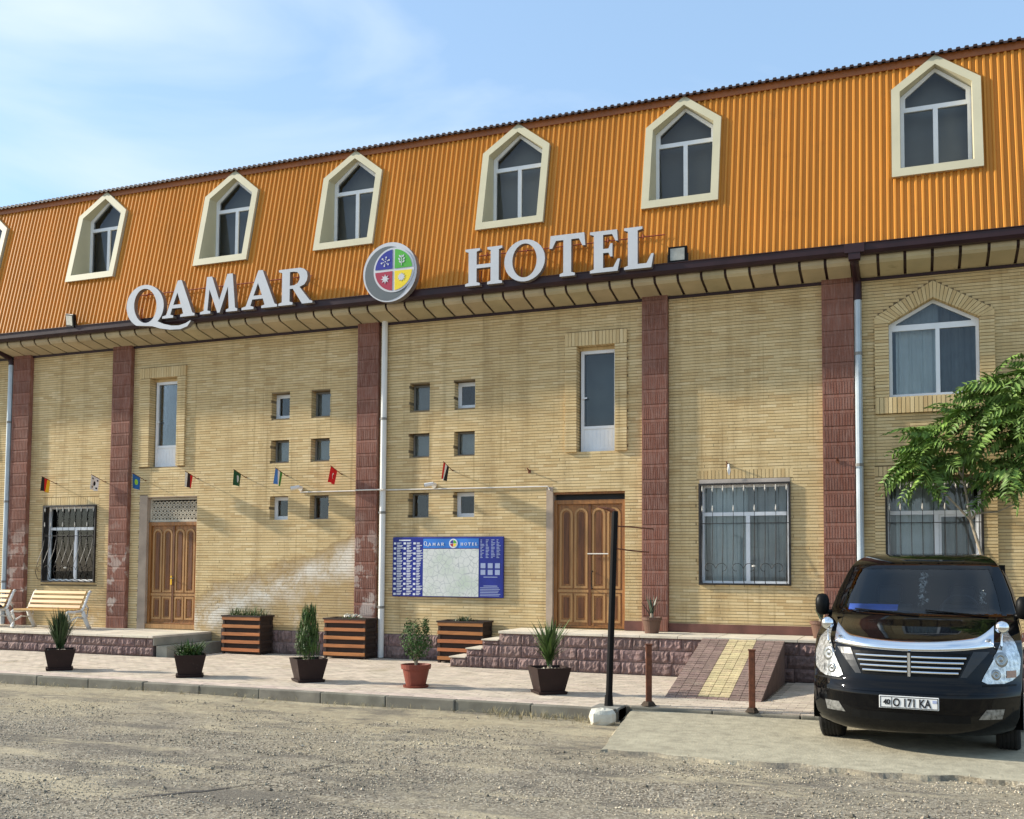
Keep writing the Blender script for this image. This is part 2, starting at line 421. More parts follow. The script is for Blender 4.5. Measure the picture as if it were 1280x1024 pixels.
dust_f = ramp(n, l, dust, [(0.18, 0.0), (0.75, 1.0)])
n2 = noise(n, l, 9.0, pos, 7, 0.7)
dustc = mixc(n, l, ramp(n, l, n2, [(0.35, 0.0), (0.65, 1.0)]), (0.27, 0.22, 0.145), (0.43, 0.365, 0.24))
c = mixc(n, l, math_n(n, l, 'MULTIPLY', dust_f, 0.92), c, dustc)
sand2 = noise(n, l, 1.3, pos, 8, 0.7, 0.5)
c = mixc(n, l, ramp(n, l, sand2, [(0.46, 0.0), (0.66, 0.65)]), c, (0.34, 0.295, 0.21))
dk = noise(n, l, 0.8, pos, 8, 0.7, mapscale=(0.7, 1.8, 1.0))
c = mixc(n, l, ramp(n, l, dk, [(0.50, 0.0), (0.60, 0.75)]), c, (0.125, 0.11, 0.09))
lt = noise(n, l, 0.65, pos, 8, 0.7, mapscale=(0.6, 2.2, 1.0))
c = mixc(n, l, ramp(n, l, lt, [(0.53, 0.0), (0.62, 0.8)]), c, (0.43, 0.365, 0.245))
l.new(c, b.inputs['Base Color'])
b.inputs['Roughness'].default_value = 0.92
b.inputs['Specular IOR Level'].default_value = 0.2
hgt = math_n(n, l, 'ADD', math_n(n, l, 'MULTIPLY', noise(n, l, 45, pos, 5, 0.7), 0.6), math_n(n, l, 'MULTIPLY', noise(n, l, 7, pos, 5, 0.6), 1.2))
bump(n, l, b, hgt, 0.9, 0.02)
M['street'] = m
M['gravel'] = pm('gravel_chip', (0.35, 0.295, 0.215), 0.9, 0.2, 3, 0.0, rv=('island', 0.75))
M['drygrass'] = pm('dry_weed', (0.30, 0.25, 0.14), 0.9, 0.3, 8, 0.0, rv=('island', 0.35))
M['sealant'] = pm('asphalt_crack_edge', (0.05, 0.045, 0.04), 0.95, 0.3, 9, 0.4)


# ------------------------------------------------------------------ mesh helpers
COL = scene.collection


class MB:
    def __init__(self):
        self.v, self.f, self.m = [], [], []

    def add(self, vs_, fs_, mi=0):
        k = len(self.v)
        self.v.extend([tuple(p) for p in vs_])
        for f in fs_:
            self.f.append(tuple(i + k for i in f))
            self.m.append(mi)
        return self

    def box(self, x0, x1, y0, y1, z0, z1, mi=0, skip=()):
        vs_ = [(x0, y0, z0), (x1, y0, z0), (x1, y1, z0), (x0, y1, z0), (x0, y0, z1), (x1, y0, z1), (x1, y1, z1), (x0, y1, z1)]
        fs_ = {'f': (0, 1, 5, 4), 'r': (1, 2, 6, 5), 'b': (2, 3, 7, 6), 'l': (3, 0, 4, 7), 't': (4, 5, 6, 7), 'd': (3, 2, 1, 0)}
        return self.add(vs_, [f for k, f in fs_.items() if k not in skip], mi)

    def prism(self, outer, y0, y1, holes=(), mi=0, side=None, back=False, fn=None):
        """outline in (x,z), front face at y0 (towards -Y), back at y1; fn maps (x,y,z) afterwards"""
        side = mi if side is None else side
        loops = [list(outer)] + [list(h) for h in holes]
        tess = tessellate_polygon([[Vector((p[0], p[1], 0)) for p in lp] for lp in loops])
        flat = [p for lp in loops for p in lp]
        T = fn or (lambda a, b_, c_: (a, b_, c_))
        front, bk = [T(p[0], y0, p[1]) for p in flat], [T(p[0], y1, p[1]) for p in flat]
        ft = []
        for t in tess:
            a, b_, c_ = (flat[i] for i in t)
            ar = (b_[0] - a[0]) * (c_[1] - a[1]) - (b_[1] - a[1]) * (c_[0] - a[0])
            ft.append(t if ar > 0 else (t[0], t[2], t[1]))
        self.add(front, ft, mi)
        if back:
            self.add(bk, [(t[0], t[2], t[1]) for t in ft], side)
        k = 0
        for lp in loops:
            nn = len(lp)
            area = sum(lp[i][0] * lp[(i + 1) % nn][1] - lp[(i + 1) % nn][0] * lp[i][1] for i in range(nn))
            ccw = area > 0
            if k:
                ccw = not ccw
            vv = front[k:k + nn] + bk[k:k + nn]
            fs_ = []
            for i in range(nn):
                j = (i + 1) % nn
                fs_.append((i, nn + i, nn + j, j) if ccw else (j, nn + j, nn + i, i))
            self.add(vv, fs_, side)
            k += nn
        return self

    def tube(self, pts, r, n=6, mi=0, cap=True):
        pts = [Vector(p) for p in pts]
        rs = r if isinstance(r, (list, tuple)) else [r] * len(pts)
        rings = []
        up = None
        for i, p in enumerate(pts):
            d = (pts[min(i + 1, len(pts) - 1)] - pts[max(i - 1, 0)]).normalized()
            if up is None:
                up = Vector((0, 0, 1)) if abs(d.z) < 0.9 else Vector((1, 0, 0))
            a = d.cross(up)
            if a.length < 1e-5:
                a = d.cross(Vector((0, 1, 0)))
            a.normalize()
            b_ = d.cross(a).normalized()
            up = -b_ if False else up
            rings.append([p + (a * math.cos(2 * math.pi * k / n) + b_ * math.sin(2 * math.pi * k / n)) * rs[i] for k in range(n)])
        vs_ = [q for rg in rings for q in rg]
        fs_ = []
        for i in range(len(pts) - 1):
            for k in range(n):
                k2 = (k + 1) % n
                fs_.append((i * n + k, i * n + k2, (i + 1) * n + k2, (i + 1) * n + k))
        if cap:
            fs_.append(tuple(range(n - 1, -1, -1)))
            fs_.append(tuple((len(pts) - 1) * n + k for k in range(n)))
        return self.add(vs_, fs_, mi)

    def lathe(self, prof, cx=0, cy=0, n=20, mi=0, axis='z'):
        vs_, fs_ = [], []
        for r, h in prof:
            for k in range(n):
                a = 2 * math.pi * k / n
                if axis == 'z':
                    vs_.append((cx + r * math.cos(a), cy + r * math.sin(a), h))
                else:
                    vs_.append((h, cx + r * math.cos(a), cy + r * math.sin(a)))
        for i in range(len(prof) - 1):
            for k in range(n):
                k2 = (k + 1) % n
                fs_.append((i * n + k, i * n + k2, (i + 1) * n + k2, (i + 1) * n + k))
        return self.add(vs_, fs_, mi)

    def frustum4(self, w0, w1, z0, z1, mi=0, skip_top=False):
        a, b_ = w0 / 2, w1 / 2
        vs_ = [(-a, -a, z0), (a, -a, z0), (a, a, z0), (-a, a, z0), (-b_, -b_, z1), (b_, -b_, z1), (b_, b_, z1), (-b_, b_, z1)]
        fs_ = [(0, 1, 5, 4), (1, 2, 6, 5), (2, 3, 7, 6), (3, 0, 4, 7), (3, 2, 1, 0)]
        if not skip_top:
            fs_.append((4, 5, 6, 7))
        return self.add(vs_, fs_, mi)

    def mesh(self, name, mats, smooth=False):
        me = bpy.data.meshes.new(name)
        me.from_pydata(self.v, [], self.f)
        for mt in (mats if isinstance(mats, (list, tuple)) else [mats]):
            me.materials.append(M[mt] if isinstance(mt, str) else mt)
        if any(self.m):
            me.polygons.foreach_set('material_index', self.m)
        if smooth:
            me.polygons.foreach_set('use_smooth', [True] * len(self.f))
        me.update()
        return me

    def build(self, name, mats, parent=None, smooth=False, loc=(0, 0, 0), bevel=0.0):
        o = bpy.data.objects.new(name, self.mesh(name, mats, smooth))
        COL.objects.link(o)
        o.location = loc
        if parent is not None:
            o.parent = parent
        if bevel:
            bv = o.modifiers.new('edge', 'BEVEL')
            bv.width = bevel
            bv.segments = 2
            bv.limit_method = 'ANGLE'
            bv.angle_limit = R(35)
        return o


def inst(name, me, parent=None, loc=(0, 0, 0), rot=(0, 0, 0), scale=(1, 1, 1)):
    o = bpy.data.objects.new(name, me)
    COL.objects.link(o)
    o.location, o.rotation_euler, o.scale = loc, rot, scale
    if parent is not None:
        o.parent = parent
    return o


def tag(o, label=None, cat=None, group=None, kind=None):
    for k, v in (('label', label), ('category', cat), ('group', group), ('kind', kind)):
        if v:
            o[k] = v
    return o


def thing(name, label, cat, loc=(0, 0, 0), rz=0.0, group=None):
    o = bpy.data.objects.new(name, None)
    COL.objects.link(o)
    o.location = loc
    o.rotation_euler = (0, 0, rz)
    o.empty_display_size = 0.1
    return tag(o, label, cat, group)


def copy_tree(src, parent=None):
    c_ = src.copy()
    COL.objects.link(c_)
    if parent is not None:
        c_.parent = parent
    for ch in src.children:
        copy_tree(ch, c_)
    return c_


# ================================================================== SETTING: ground
KY = -5.08           # kerb face along the street
PZ = 0.13            # pavement level
WX0, WX1 = -27.0, 7.0

gnd = MB()
nx, ny = 44, 44
xs = np.concatenate([[-400, -120, -60], np.linspace(-34, 12, 70), [30, 80, 400]])
ys = np.concatenate([[-400, -120, -60], np.linspace(-30, -4.4, 64), [0, 20, 100, 400]])
gv = [(float(x), float(y), (0.022 * math.sin(x * 0.9 + 1.3 * math.sin(y * 0.8)) * math.cos(y * 1.1 + 0.4 * x) - 0.004) if -33 < x < 11 and -29 < y < -4.6 else -0.02) for y in ys for x in xs]
gf = [(j * len(xs) + i, j * len(xs) + i + 1, (j + 1) * len(xs) + i + 1, (j + 1) * len(xs) + i) for j in range(len(ys) - 1) for i in range(len(xs) - 1)]
street = gnd.add(gv, gf).build('street', 'street', smooth=True)
tag(street, 'worn grey street strewn with chippings and sand', kind='structure')


def ground_z(x, y):
    return 0.022 * math.sin(x * 0.9 + 1.3 * math.sin(y * 0.8)) * math.cos(y * 1.1 + 0.4 * x) - 0.004


from mathutils import noise as mnoise
# loose chippings over the street
rs = np.random.default_rng(5)
N = 62000
d = rs.uniform(0, 1, N) ** 0.75
py = -12.4 + d * 7.2
px = (py + 16.7) * (-0.51 + rs.uniform(-1, 1, N) * 0.68)
den = np.array([mnoise.noise(Vector((a * 0.55, b_ * 0.9, 3.1))) + 0.5 * mnoise.noise(Vector((a * 1.9, b_ * 2.6, 7.7))) for a, b_ in zip(px, py)])
den = den + np.clip((-6.7 - py) * 0.45, -0.6, 0.30)
for yo in (-8.35, -9.75):
    tr_d = np.abs(py - (yo + 0.28 * np.sin(px * 0.45 + 0.6) + 0.06 * (px + 5)))
    den = den - 0.75 * np.clip(1 - tr_d / 0.22, 0, 1)
keep = ~((px > -3.4) & (py > -7.22 + rs.normal(0, 0.06, N))) & (den * 1.5 > rs.uniform(-0.40, 0.75, N))
px, py = px[keep], py[keep]
sz = rs.uniform(0.004, 0.011, len(px)) * np.where(rs.uniform(0, 1, len(px)) > 0.985, 2.2, 1.0)
octv = np.array([(1, 0, 0), (-1, 0, 0), (0, 1, 0), (0, -1, 0), (0, 0, 0.75), (0, 0, -0.6)], float)
octf = [(0, 2, 4), (2, 1, 4), (1, 3, 4), (3, 0, 4), (2, 0, 5), (1, 2, 5), (3, 1, 5), (0, 3, 5)]
V = octv[None] * (sz[:, None, None] * rs.uniform(0.6, 1.3, (len(px), 6, 1)))
ang = rs.uniform(0, 6.28, len(px))
ca, sa = np.cos(ang)[:, None], np.sin(ang)[:, None]
Vx = V[:, :, 0] * ca - V[:, :, 1] * sa + px[:, None]
Vy = V[:, :, 0] * sa + V[:, :, 1] * ca + py[:, None]
gz = np.array([ground_z(a, b_) if b_ < -7.2 or a < -3.2 else 0.04 for a, b_ in zip(px, py)])
Vz = V[:, :, 2] + gz[:, None] + sz[:, None] * 0.3
allv = np.stack([Vx, Vy, Vz], 2).reshape(-1, 3)
allf = (np.array(octf)[None] + (np.arange(len(px)) * 6)[:, None, None]).reshape(-1, 3)
gmb = MB()
gmb.v = [tuple(p) for p in allv.tolist()]
gmb.f = [tuple(p) for p in allf.tolist()]
gmb.m = [0] * len(gmb.f)
grav = gmb.build('gravel', 'gravel')
tag(grav, 'loose stone chippings scattered over the street', kind='stuff')

# broken ridges in the old surfacing
def crack(pts, w):
    mb = MB()
    P = []
    for i in range(len(pts) - 1):
        a, b_ = Vector(pts[i]), Vector(pts[i + 1])
        for t in range(8):
            P.append(a.lerp(b_, t / 8) + Vector((rnd.uniform(-.02, .02), rnd.uniform(-.02, .02))))
    vs_, fs_ = [], []
    for i, p in enumerate(P):
        ww = w * math.sin(math.pi * (i + 0.5) / len(P)) * rnd.uniform(0.4, 1.3)
        z = ground_z(p.x, p.y)
        vs_ += [(p.x, p.y - ww, z + 0.004), (p.x, p.y + ww, z + 0.006)]
    for i in range(len(P) - 1):
        fs_.append((2 * i, 2 * i + 2, 2 * i + 3, 2 * i + 1))
    return mb.add(vs_, fs_)


for pts, w in (([(-5.62, -10.55), (-5.15, -10.0), (-4.95, -9.7)], 0.035), ([(-5.0, -9.35), (-4.85, -8.9), (-4.75, -8.4)], 0.03), ([(-1.9, -9.75), (-1.5, -9.7), (-1.1, -9.62)], 0.03)):
    tag(crack(pts, w).build('street_crack', 'sealant'), kind='structure')

# pavement slab below the pavers
pav = MB()
pav.box(-27, -3.25, KY + 0.12, 0.3, -0.1, PZ - 0.02)
pav.box(-3.25, 7, -4.60, 0.3, -0.1, PZ - 0.02)
pavement = tag(pav.build('pavement', 'bedding'), 'pale block-paved pavement along the hotel', kind='structure')
# pavers: individually laid blocks; the ones nearest the camera are objects
PAV = []
for (x0, x1, y0, y1) in ((-22.0, -3.26, KY + 0.13, -0.02), (-3.26, 4.6, -4.58, -1.10)):
    rows = int((y1 - y0) / 0.105)
    for r_ in range(rows):
        yy = y0 + r_ * 0.105
        off = 0.105 if r_ % 2 else 0.0
        for k in range(int((x1 - x0) / 0.205) + 2):
            a = x0 + k * 0.205 - off
            b_ = min(a + 0.200, x1)
            a = max(a, x0)
            if b_ - a < 0.04:
                continue
            if a < -12.55 and yy > -1.7 or (a > -7.3 and yy > -1.09) or (-3.02 < a < -1.8 and yy > -3.62):
                continue
            PAV.append((a, b_, yy, yy + 0.099, r_ < 3 and x0 < -10))
def near_cam(p):
    return (p[0] + 0.1) ** 2 + (p[2] + 16.7) ** 2
PAV.sort(key=near_cam)
one = MB().box(-0.1, 0.1, -0.0495, 0.0495, -0.02, 0.0, skip=('d',)).mesh('paver', 'paver')
field = MB()
cnt = 0
for p in PAV:
    dz = rnd.uniform(-0.0015, 0.0015)
    if cnt < 300 and -4.2 < p[0] < 1.6:
        inst('paver', one, pavement, ((p[0] + p[1]) / 2, (p[2] + p[3]) / 2, PZ + dz), scale=((p[1] - p[0]) / 0.2, 1, 1))
        cnt += 1
    else:
        field.box(p[0], p[1], p[2], p[3], PZ - 0.02, PZ + dz, 1 if p[4] else 0, skip=('d',))
tag(field.build('paver_field', ['paver_i', 'paver_pink_i'], pavement), kind='stuff')

# kerb: separate stones
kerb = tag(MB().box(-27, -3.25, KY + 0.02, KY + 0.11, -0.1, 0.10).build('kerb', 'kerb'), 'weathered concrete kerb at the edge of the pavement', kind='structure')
kx = -26.0
while kx < -3.3:
    ln = min(rnd.uniform(0.96, 1.02), -3.27 - kx)
    mb = MB()
    mb.box(kx + 0.006, kx + ln - 0.006, KY + rnd.uniform(-.008, .008), KY + 0.125, -0.08, PZ + rnd.uniform(-0.005, 0.006))
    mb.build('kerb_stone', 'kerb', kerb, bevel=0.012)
    kx += ln
kx = -3.2
while kx < 6:
    mb = MB().box(kx + 0.006, kx + 0.99, -4.66, -4.585, -0.08, PZ + rnd.uniform(-0.012, -0.004))
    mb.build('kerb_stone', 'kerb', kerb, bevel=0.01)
    kx += 1.0

# concrete apron in front of the dropped pavement
out = [(-3.16, -4.68)]
for i in range(14):
    t = i / 13
    out.append((-3.16 + 0.36 * t + rnd.uniform(-.012, .012), -4.68 - 2.54 * t))
for i in range(1, 175):
    out.append((-2.80 + i * 0.05, -7.22 - i * 0.001 + 0.05 * math.sin(i * 0.22) + 0.03 * math.sin(i * 0.71 + 1) + rnd.uniform(-.006, .006)))
out.append((6.0, -4.68))
def apz(x, y):
    return 0.085 + (y + 4.68) * 0.0175
ap = MB()
tri = tessellate_polygon([[Vector((p[0], p[1], 0)) for p in out]])
top = [(p[0], p[1], apz(*p)) for p in out]
fl = []
for t in tri:
    a, b_, c_ = (out[i] for i in t)
    ar = (b_[0] - a[0]) * (c_[1] - a[1]) - (b_[1] - a[1]) * (c_[0] - a[0])
    fl.append(t if ar > 0 else (t[0], t[2], t[1]))
ap.add(top, fl)
nn = len(out)
from mathutils import noise as mnoise
ring = []
for p in out:
    q = 0.10 + 0.16 * mnoise.noise(Vector((p[0] * 1.3, p[1] * 0.8, 2.0)))
    q = max(0.012, q + rnd.uniform(-.02, .02))
    ring.append((p[0] - (q if p[0] < -2.79 and p[1] < -4.7 else 0), p[1] - (q if p[1] < -7.0 else 0), -0.03))
ap.add(top + ring, [(i, nn + i, nn + (i + 1) % nn, (i + 1) % nn) for i in range(nn)], 1)
tag(ap.build('driveway_apron', ['concrete', 'street']), 'cracked pale concrete apron under the van', kind='structure')


# ================================================================== BUILDING
hotel = thing('hotel_building', 'long two-storey yellow brick hotel with an orange ribbed mansard roof', 'building', (0, 0, 0))
WT = 6.42            # top of the brickwork

SW_COLS = [(-11.67, -11.25), (-10.76, -10.34), (-8.63, -8.22), (-7.72, -7.31)]
SW_ROWS = [(4.70, 5.19), (3.84, 4.275), (2.715, 3.17)]
small = [(c_[0], c_[1], r_[0], r_[1]) for r_ in SW_ROWS for c_ in SW_COLS]
tall = [(-14.64, -13.94, 3.84, 5.68), (-5.375, -4.69, 3.82, 5.655)]
doors = [(-14.66, -13.41, 0.53, 3.205), (-5.81, -4.52, 0.77, 3.13)]
wins = [(-17.44, -16.0, 1.45, 3.075), (-3.25, -1.80, 1.55, 3.20), (-0.36, 1.0, 1.53, 3.18), (-20.55, -19.2, 1.5, 3.15)]
arches = [(-0.29, 1.0, 4.48, 5.635, 5.99), (-20.52, -19.23, 4.48, 5.635, 5.99)]       # x0 x1 z0 shoulder apex
pil = [(-18.37, -17.88), (-15.585, -15.10), (-9.70, -9.255), (-4.20, -3.765), (-1.28, -0.80), (2.45, 2.92), (-23.6, -23.1)]
plinth = [(-12.75, -7.30, 0.10, 0.57)]

# holes in the backing wall (rectangles), and larger holes in the main brick skin where other brickwork fills in
holes = [(w[0] - 0.006, w[1] + 0.006, w[2] - 0.006, w[3] + 0.006) for w in small + tall + doors + wins] + [(a[0] - 0.006, a[1] + 0.006, a[2] - 0.006, a[4] + 0.006) for a in arches]
skin_rect = list(small) + list(doors)
skin_rect += [(-14.905, -13.735, 3.845, 5.90), (-5.59, -4.48, 3.81, 5.90)]
skin_rect += [(-17.50, -15.94, 1.40, 3.26), (-3.30, -1.75, 1.52, 3.43), (-0.52, 1.20, 0.9, 3.40), (-20.72, -19.02, 0.9, 3.40)]
skin_rect += [(p[0] - 0.004, p[1] + 0.004, 0, 7) for p in pil]
skin_rect += plinth
skin_rect += [(-14.86, -14.66, 0.5, 3.25), (-5.93, -5.81, 0.77, 3.22)]
fr_arch = [(-0.495, 1.205, 4.22, 5.74, 6.245), (-20.725, -19.025, 4.22, 5.74, 6.245)]
RZ = 0.22            # reveal depth
CH, BL, J = 0.0500, 0.255, 0.0075
bk = MB()


def brick(x0, x1, z0, z1, y0, y1):
    bk.box(x0, x1, y0, y1, z0, z1, 0, skip=('b',))


def spans(z, zt, x0, x1):
    blocks = [(a, b_) for a, b_, c_, d_ in skin_rect if c_ < zt - 0.012 and d_ > z + 0.012]
    for a, b_, c_, sh, apx in fr_arch:
        if c_ < zt - 0.012 and z + 0.012 < apx:
            zm = z
            if zm < sh:
                blocks.append((a, b_))
            else:
                t = (apx - zm) / (apx - sh)
                h = (b_ - a) / 2 * t
                blocks.append(((a + b_) / 2 - h - 0.005, (a + b_) / 2 + h + 0.005))
    blocks.sort()
    res, cur = [], x0
    for a, b_ in blocks:
        if a > cur:
            res.append((cur, min(a, x1)))
        cur = max(cur, b_)
    if cur < x1:
        res.append((cur, x1))
    return res


z = 0.12
ri = 0
while z < WT:
    zt = min(z + CH, WT)
    for (a, b_) in spans(z, zt, -24.0, 5.0):
        off = (ri % 2) * BL / 2 + (ri % 3) * 0.02
        x = math.floor((a - off) / BL) * BL + off
        while x < b_ - 0.01:
            u, w_ = max(x, a), min(x + BL, b_)
            if w_ - u > 0.02:
                jj = rnd.uniform(-0.0014, 0.0012)
                edge = u == a or w_ == b_
                brick(u + (0.0008 if u > a else 0), w_ - (0.0008 if w_ < b_ else 0), z + 0.001, zt - J, jj, RZ if edge else 0.03)
            x += BL
    z += CH
    ri += 1


def courses(x0, x1, z0, z1, y, bl=0.115, deep=RZ):
    k = max(1, round((z1 - z0) / CH))
    h = (z1 - z0) / k
    nb = max(1, round((x1 - x0) / bl))
    for i in range(k):
        cuts = [x0 + (x1 - x0) * j / nb for j in range(nb + 1)]
        if nb > 1 and i % 2:
            cuts = [x0] + [x0 + (x1 - x0) * (j - 0.5) / nb for j in range(1, nb + 1)] + [x1]
        for u, w_ in zip(cuts[:-1], cuts[1:]):
            brick(u + (J / 2 if u > x0 else 0), w_ - (J / 2 if w_ < x1 else 0), z0 + i * h + 0.001, z0 + (i + 1) * h - J, y + rnd.uniform(-.002, .002), deep)


def soldiers(x0, x1, z0, z1, y, deep=RZ):
    k = round((x1 - x0) / 0.062)
    w_ = (x1 - x0) / k
    for i in range(k):
        brick(x0 + i * w_ + (J / 2 if i else 0), x0 + (i + 1) * w_ - (J / 2 if i < k - 1 else 0), z0 + 0.003, z1 - 0.003, y + rnd.uniform(-.002, .002), deep)


FY = -0.045          # raised surrounds
for (fx0, fx1, x0, x1, z0, z1, fz) in ((-14.905, -13.735, -14.64, -13.94, 3.845, 5.68, 5.90), (-5.59, -4.48, -5.375, -4.69, 3.81, 5.655, 5.90)):
    courses(fx0, x0, z0, z1, FY, 0.25)
    courses(x1, fx1, z0, z1, FY, 0.25)
    soldiers(fx0, fx1, z1, fz, FY)
# lower windows
courses(-17.50, -17.44, 1.40, 3.09, 0.0, 0.25)
courses(-16.0, -15.94, 1.40, 3.09, 0.0, 0.25)
soldiers(-17.50, -15.94, 3.09, 3.26, 0.0)
brick(-17.44, -16.0, 1.40, 1.449, 0, RZ)
courses(-3.30, -3.25, 1.52, 3.27, 0.0, 0.25)
courses(-1.80, -1.75, 1.52, 3.27, 0.0, 0.25)
soldiers(-3.30, -1.75, 3.275, 3.43, 0.0)
courses(-3.25, -1.80, 1.50, 1.55, 0.0, 0.25)
for ox in (0.0, -20.2):
    wx0, wx1 = (-0.36, 1.0) if ox == 0 else (-20.55, -19.2)
    courses(-0.52 + ox, wx0, 0.9, 3.24, FY + 0.01, 0.25)
    courses(wx1, 1.20 + ox if ox == 0 else -19.02, 0.9, 3.24, FY + 0.01, 0.25)
    courses(wx0, wx1, 0.9, 1.50 if ox else 1.53, FY + 0.01, 0.25)
    soldiers(-0.52 + ox, 1.20 + ox if ox == 0 else -19.02, 3.245, 3.40, FY + 0.01)
# pointed windows: sill, jambs, sloped soldiers
for (ax0, ax1, az, ash, apx), (fx0, fx1, fz, fsh, fap) in zip(arches, fr_arch):
    soldiers(fx0, fx1, fz, az - 0.004, FY - 0.012)
    courses(fx0, ax0, az, ash, FY, 0.25)
    courses(ax1, fx1, az, ash, FY, 0.25)
    cx = (ax0 + ax1) / 2
    for s in (-1, 1):
        hw, fw = (ax1 - ax0) / 2, (fx1 - fx0) / 2
        I0, I1 = Vector((cx + s * hw, ash)), Vector((cx, apx))
        O0, O1 = Vector((cx + s * fw, fsh)), Vector((cx, fap))
        k = 15
        for i in range(k):
            t0, t1 = i / k + 0.004, (i + 1) / k - 0.004
            q = [I0.lerp(I1, t0), I0.lerp(I1, t1), O0.lerp(O1, t1), O0.lerp(O1, t0)]
            if s > 0:
                q = [q[3], q[2], q[1], q[0]]
            yv = FY + rnd.uniform(-.002, .002)
            vs_ = [(p.x, yv, p.y) for p in q] + [(p.x, RZ, p.y) for p in q]
            bk.add(vs_, [(3, 2, 1, 0), (0, 1, 5, 4), (1, 2, 6, 5), (2, 3, 7, 6), (3, 0, 4, 7)])
        q = [Vector((cx + s * hw, ash)), Vector((cx + s * fw, fsh)), Vector((cx + s * fw, ash))]
        bk.add([(p.x, FY, p.y) for p in q] + [(p.x, 0.05, p.y) for p in q], [(0, 1, 2) if s < 0 else (2, 1, 0), (0, 3, 4, 1), (1, 4, 5, 2)])
tag(bk.build('brickwork', 'brick', hotel), kind='stuff')

# backing wall with the window holes
wall = MB()
xs_ = sorted({-24.0, 5.0} | {h[0] for h in holes} | {h[1] for h in holes})
zs_ = sorted({0.1, WT + 0.2} | {h[2] for h in holes} | {h[3] for h in holes})
for i in range(len(xs_) - 1):
    run = None
    for j in range(len(zs_) - 1):
        xm, zm = (xs_[i] + xs_[i + 1]) / 2, (zs_[j] + zs_[j + 1]) / 2
        solid = not any(h[0] < xm < h[1] and h[2] < zm < h[3] for h in holes)
        if solid and run is None:
            run = zs_[j]
        if (not solid or j == len(zs_) - 2) and run is not None:
            e = zs_[j + 1] if solid else zs_[j]
            wall.box(xs_[i], xs_[i + 1], 0.0085, 0.24, run, e)
            run = None
for (ax0, ax1, az, ash, apx) in arches:
    cx = (ax0 + ax1) / 2
    wall.prism([(ax0 - .005, ash + 0.006), (cx, apx + .005), (ax0 - .005, apx + .005)], 0.0085, 0.24)
    wall.prism([(ax1 + .005, ash + 0.006), (ax1 + .005, apx + .005), (cx, apx + .005)], 0.0085, 0.24)
wall.build('wall', 'mortar', hotel)
# side and back walls, inner floors
shell = MB()
shell.box(-24.0, -23.76, 0.241, 11.0, 0.1, 6.6)
shell.box(4.76, 5.0, 0.241, 11.0, 0.1, 6.6)
shell.box(-24.0, 5.0, 11.001, 11.24, 0.1, 9.7)
shell.box(-23.75, 4.75, 0.25, 11.0, 3.30, 3.60)
shell.box(-23.75, 4.75, 0.25, 11.0, 6.46, 6.70)
shell.build('rear_wall', 'brick', hotel)

# stone plinth between the terraces
blk_me = []
for vtn in range(5):
    r2 = random.Random(40 + vtn)
    mb = MB()
    nu, nv = 13, 5
    vs_ = []
    ridge = [r2.uniform(0.004, 0.040) for _ in range(nu)]
    for j in range(nv):
        for i in range(nu):
            e = (i in (0, nu - 1)) or (j in (0, nv - 1))
            dep = 0.65 * ridge[i] + r2.uniform(0.0, 0.016)
            vs_.append((i / (nu - 1) - 0.5 + (0 if e else r2.uniform(-.03, .03)), (-0.002 if e else -dep), j / (nv - 1) - 0.5 + (0 if e else r2.uniform(-.05, .05))))
    fs_ = [(j * nu + i, j * nu + i + 1, (j + 1) * nu + i + 1, (j + 1) * nu + i) for j in range(nv - 1) for i in range(nu - 1)]
    mb.add(vs_, fs_)
    mb.box(-0.5, 0.5, 0.0005, 0.06, -0.5, 0.5, skip=('f',))
    blk_me.append(mb.mesh('stone_block', 'stone_block'))


def block_wall(parent, x0, x1, y, z0, z1, rows, wid=0.33, axis='x', step=None):
    """split-face blocks on a wall facing -Y (axis x) or +X (axis y)"""
    h = (z1 - z0) / rows
    for r_ in range(rows):
        u = x0
        first = True
        while u < x1 - 0.03:
            w_ = wid * rnd.uniform(0.82, 1.18) * (0.55 if first and r_ % 2 else 1)
            first = False
            e = min(u + w_, x1)
            if x1 - e < 0.07:
                e = x1
            zc = z0 + (r_ + 0.5) * h
            if step is None or step((u + e) / 2, zc + h / 2 - 0.02):
                fl = rnd.choice((-1, 1))
                if axis == 'x':
                    inst('stone_block', rnd.choice(blk_me), parent, ((u + e) / 2, y, zc), scale=((e - u - 0.008), 1, h - 0.008))
                else:
                    inst('stone_block', rnd.choice(blk_me), parent, (y, (u + e) / 2, zc), (0, 0, math.pi / 2), ((e - u - 0.008), 1, h - 0.008))
            u = e


MB().box(-12.75, -7.30, -0.012, 0.0, 0.1, 0.575).build('plinth', 'joint', hotel)
block_wall(hotel, -12.70, -7.30, -0.014, 0.13, 0.57, 2, 0.36)
MB().box(-4.52, -4.21, -0.03, 0.0, 0.76, 0.92).box(-3.76, -1.285, -0.03, 0.0, 0.76, 0.90).box(-0.795, 2.44, -0.03, 0.0, 0.76, 0.89).build('plinth_band', 'plinth', hotel)

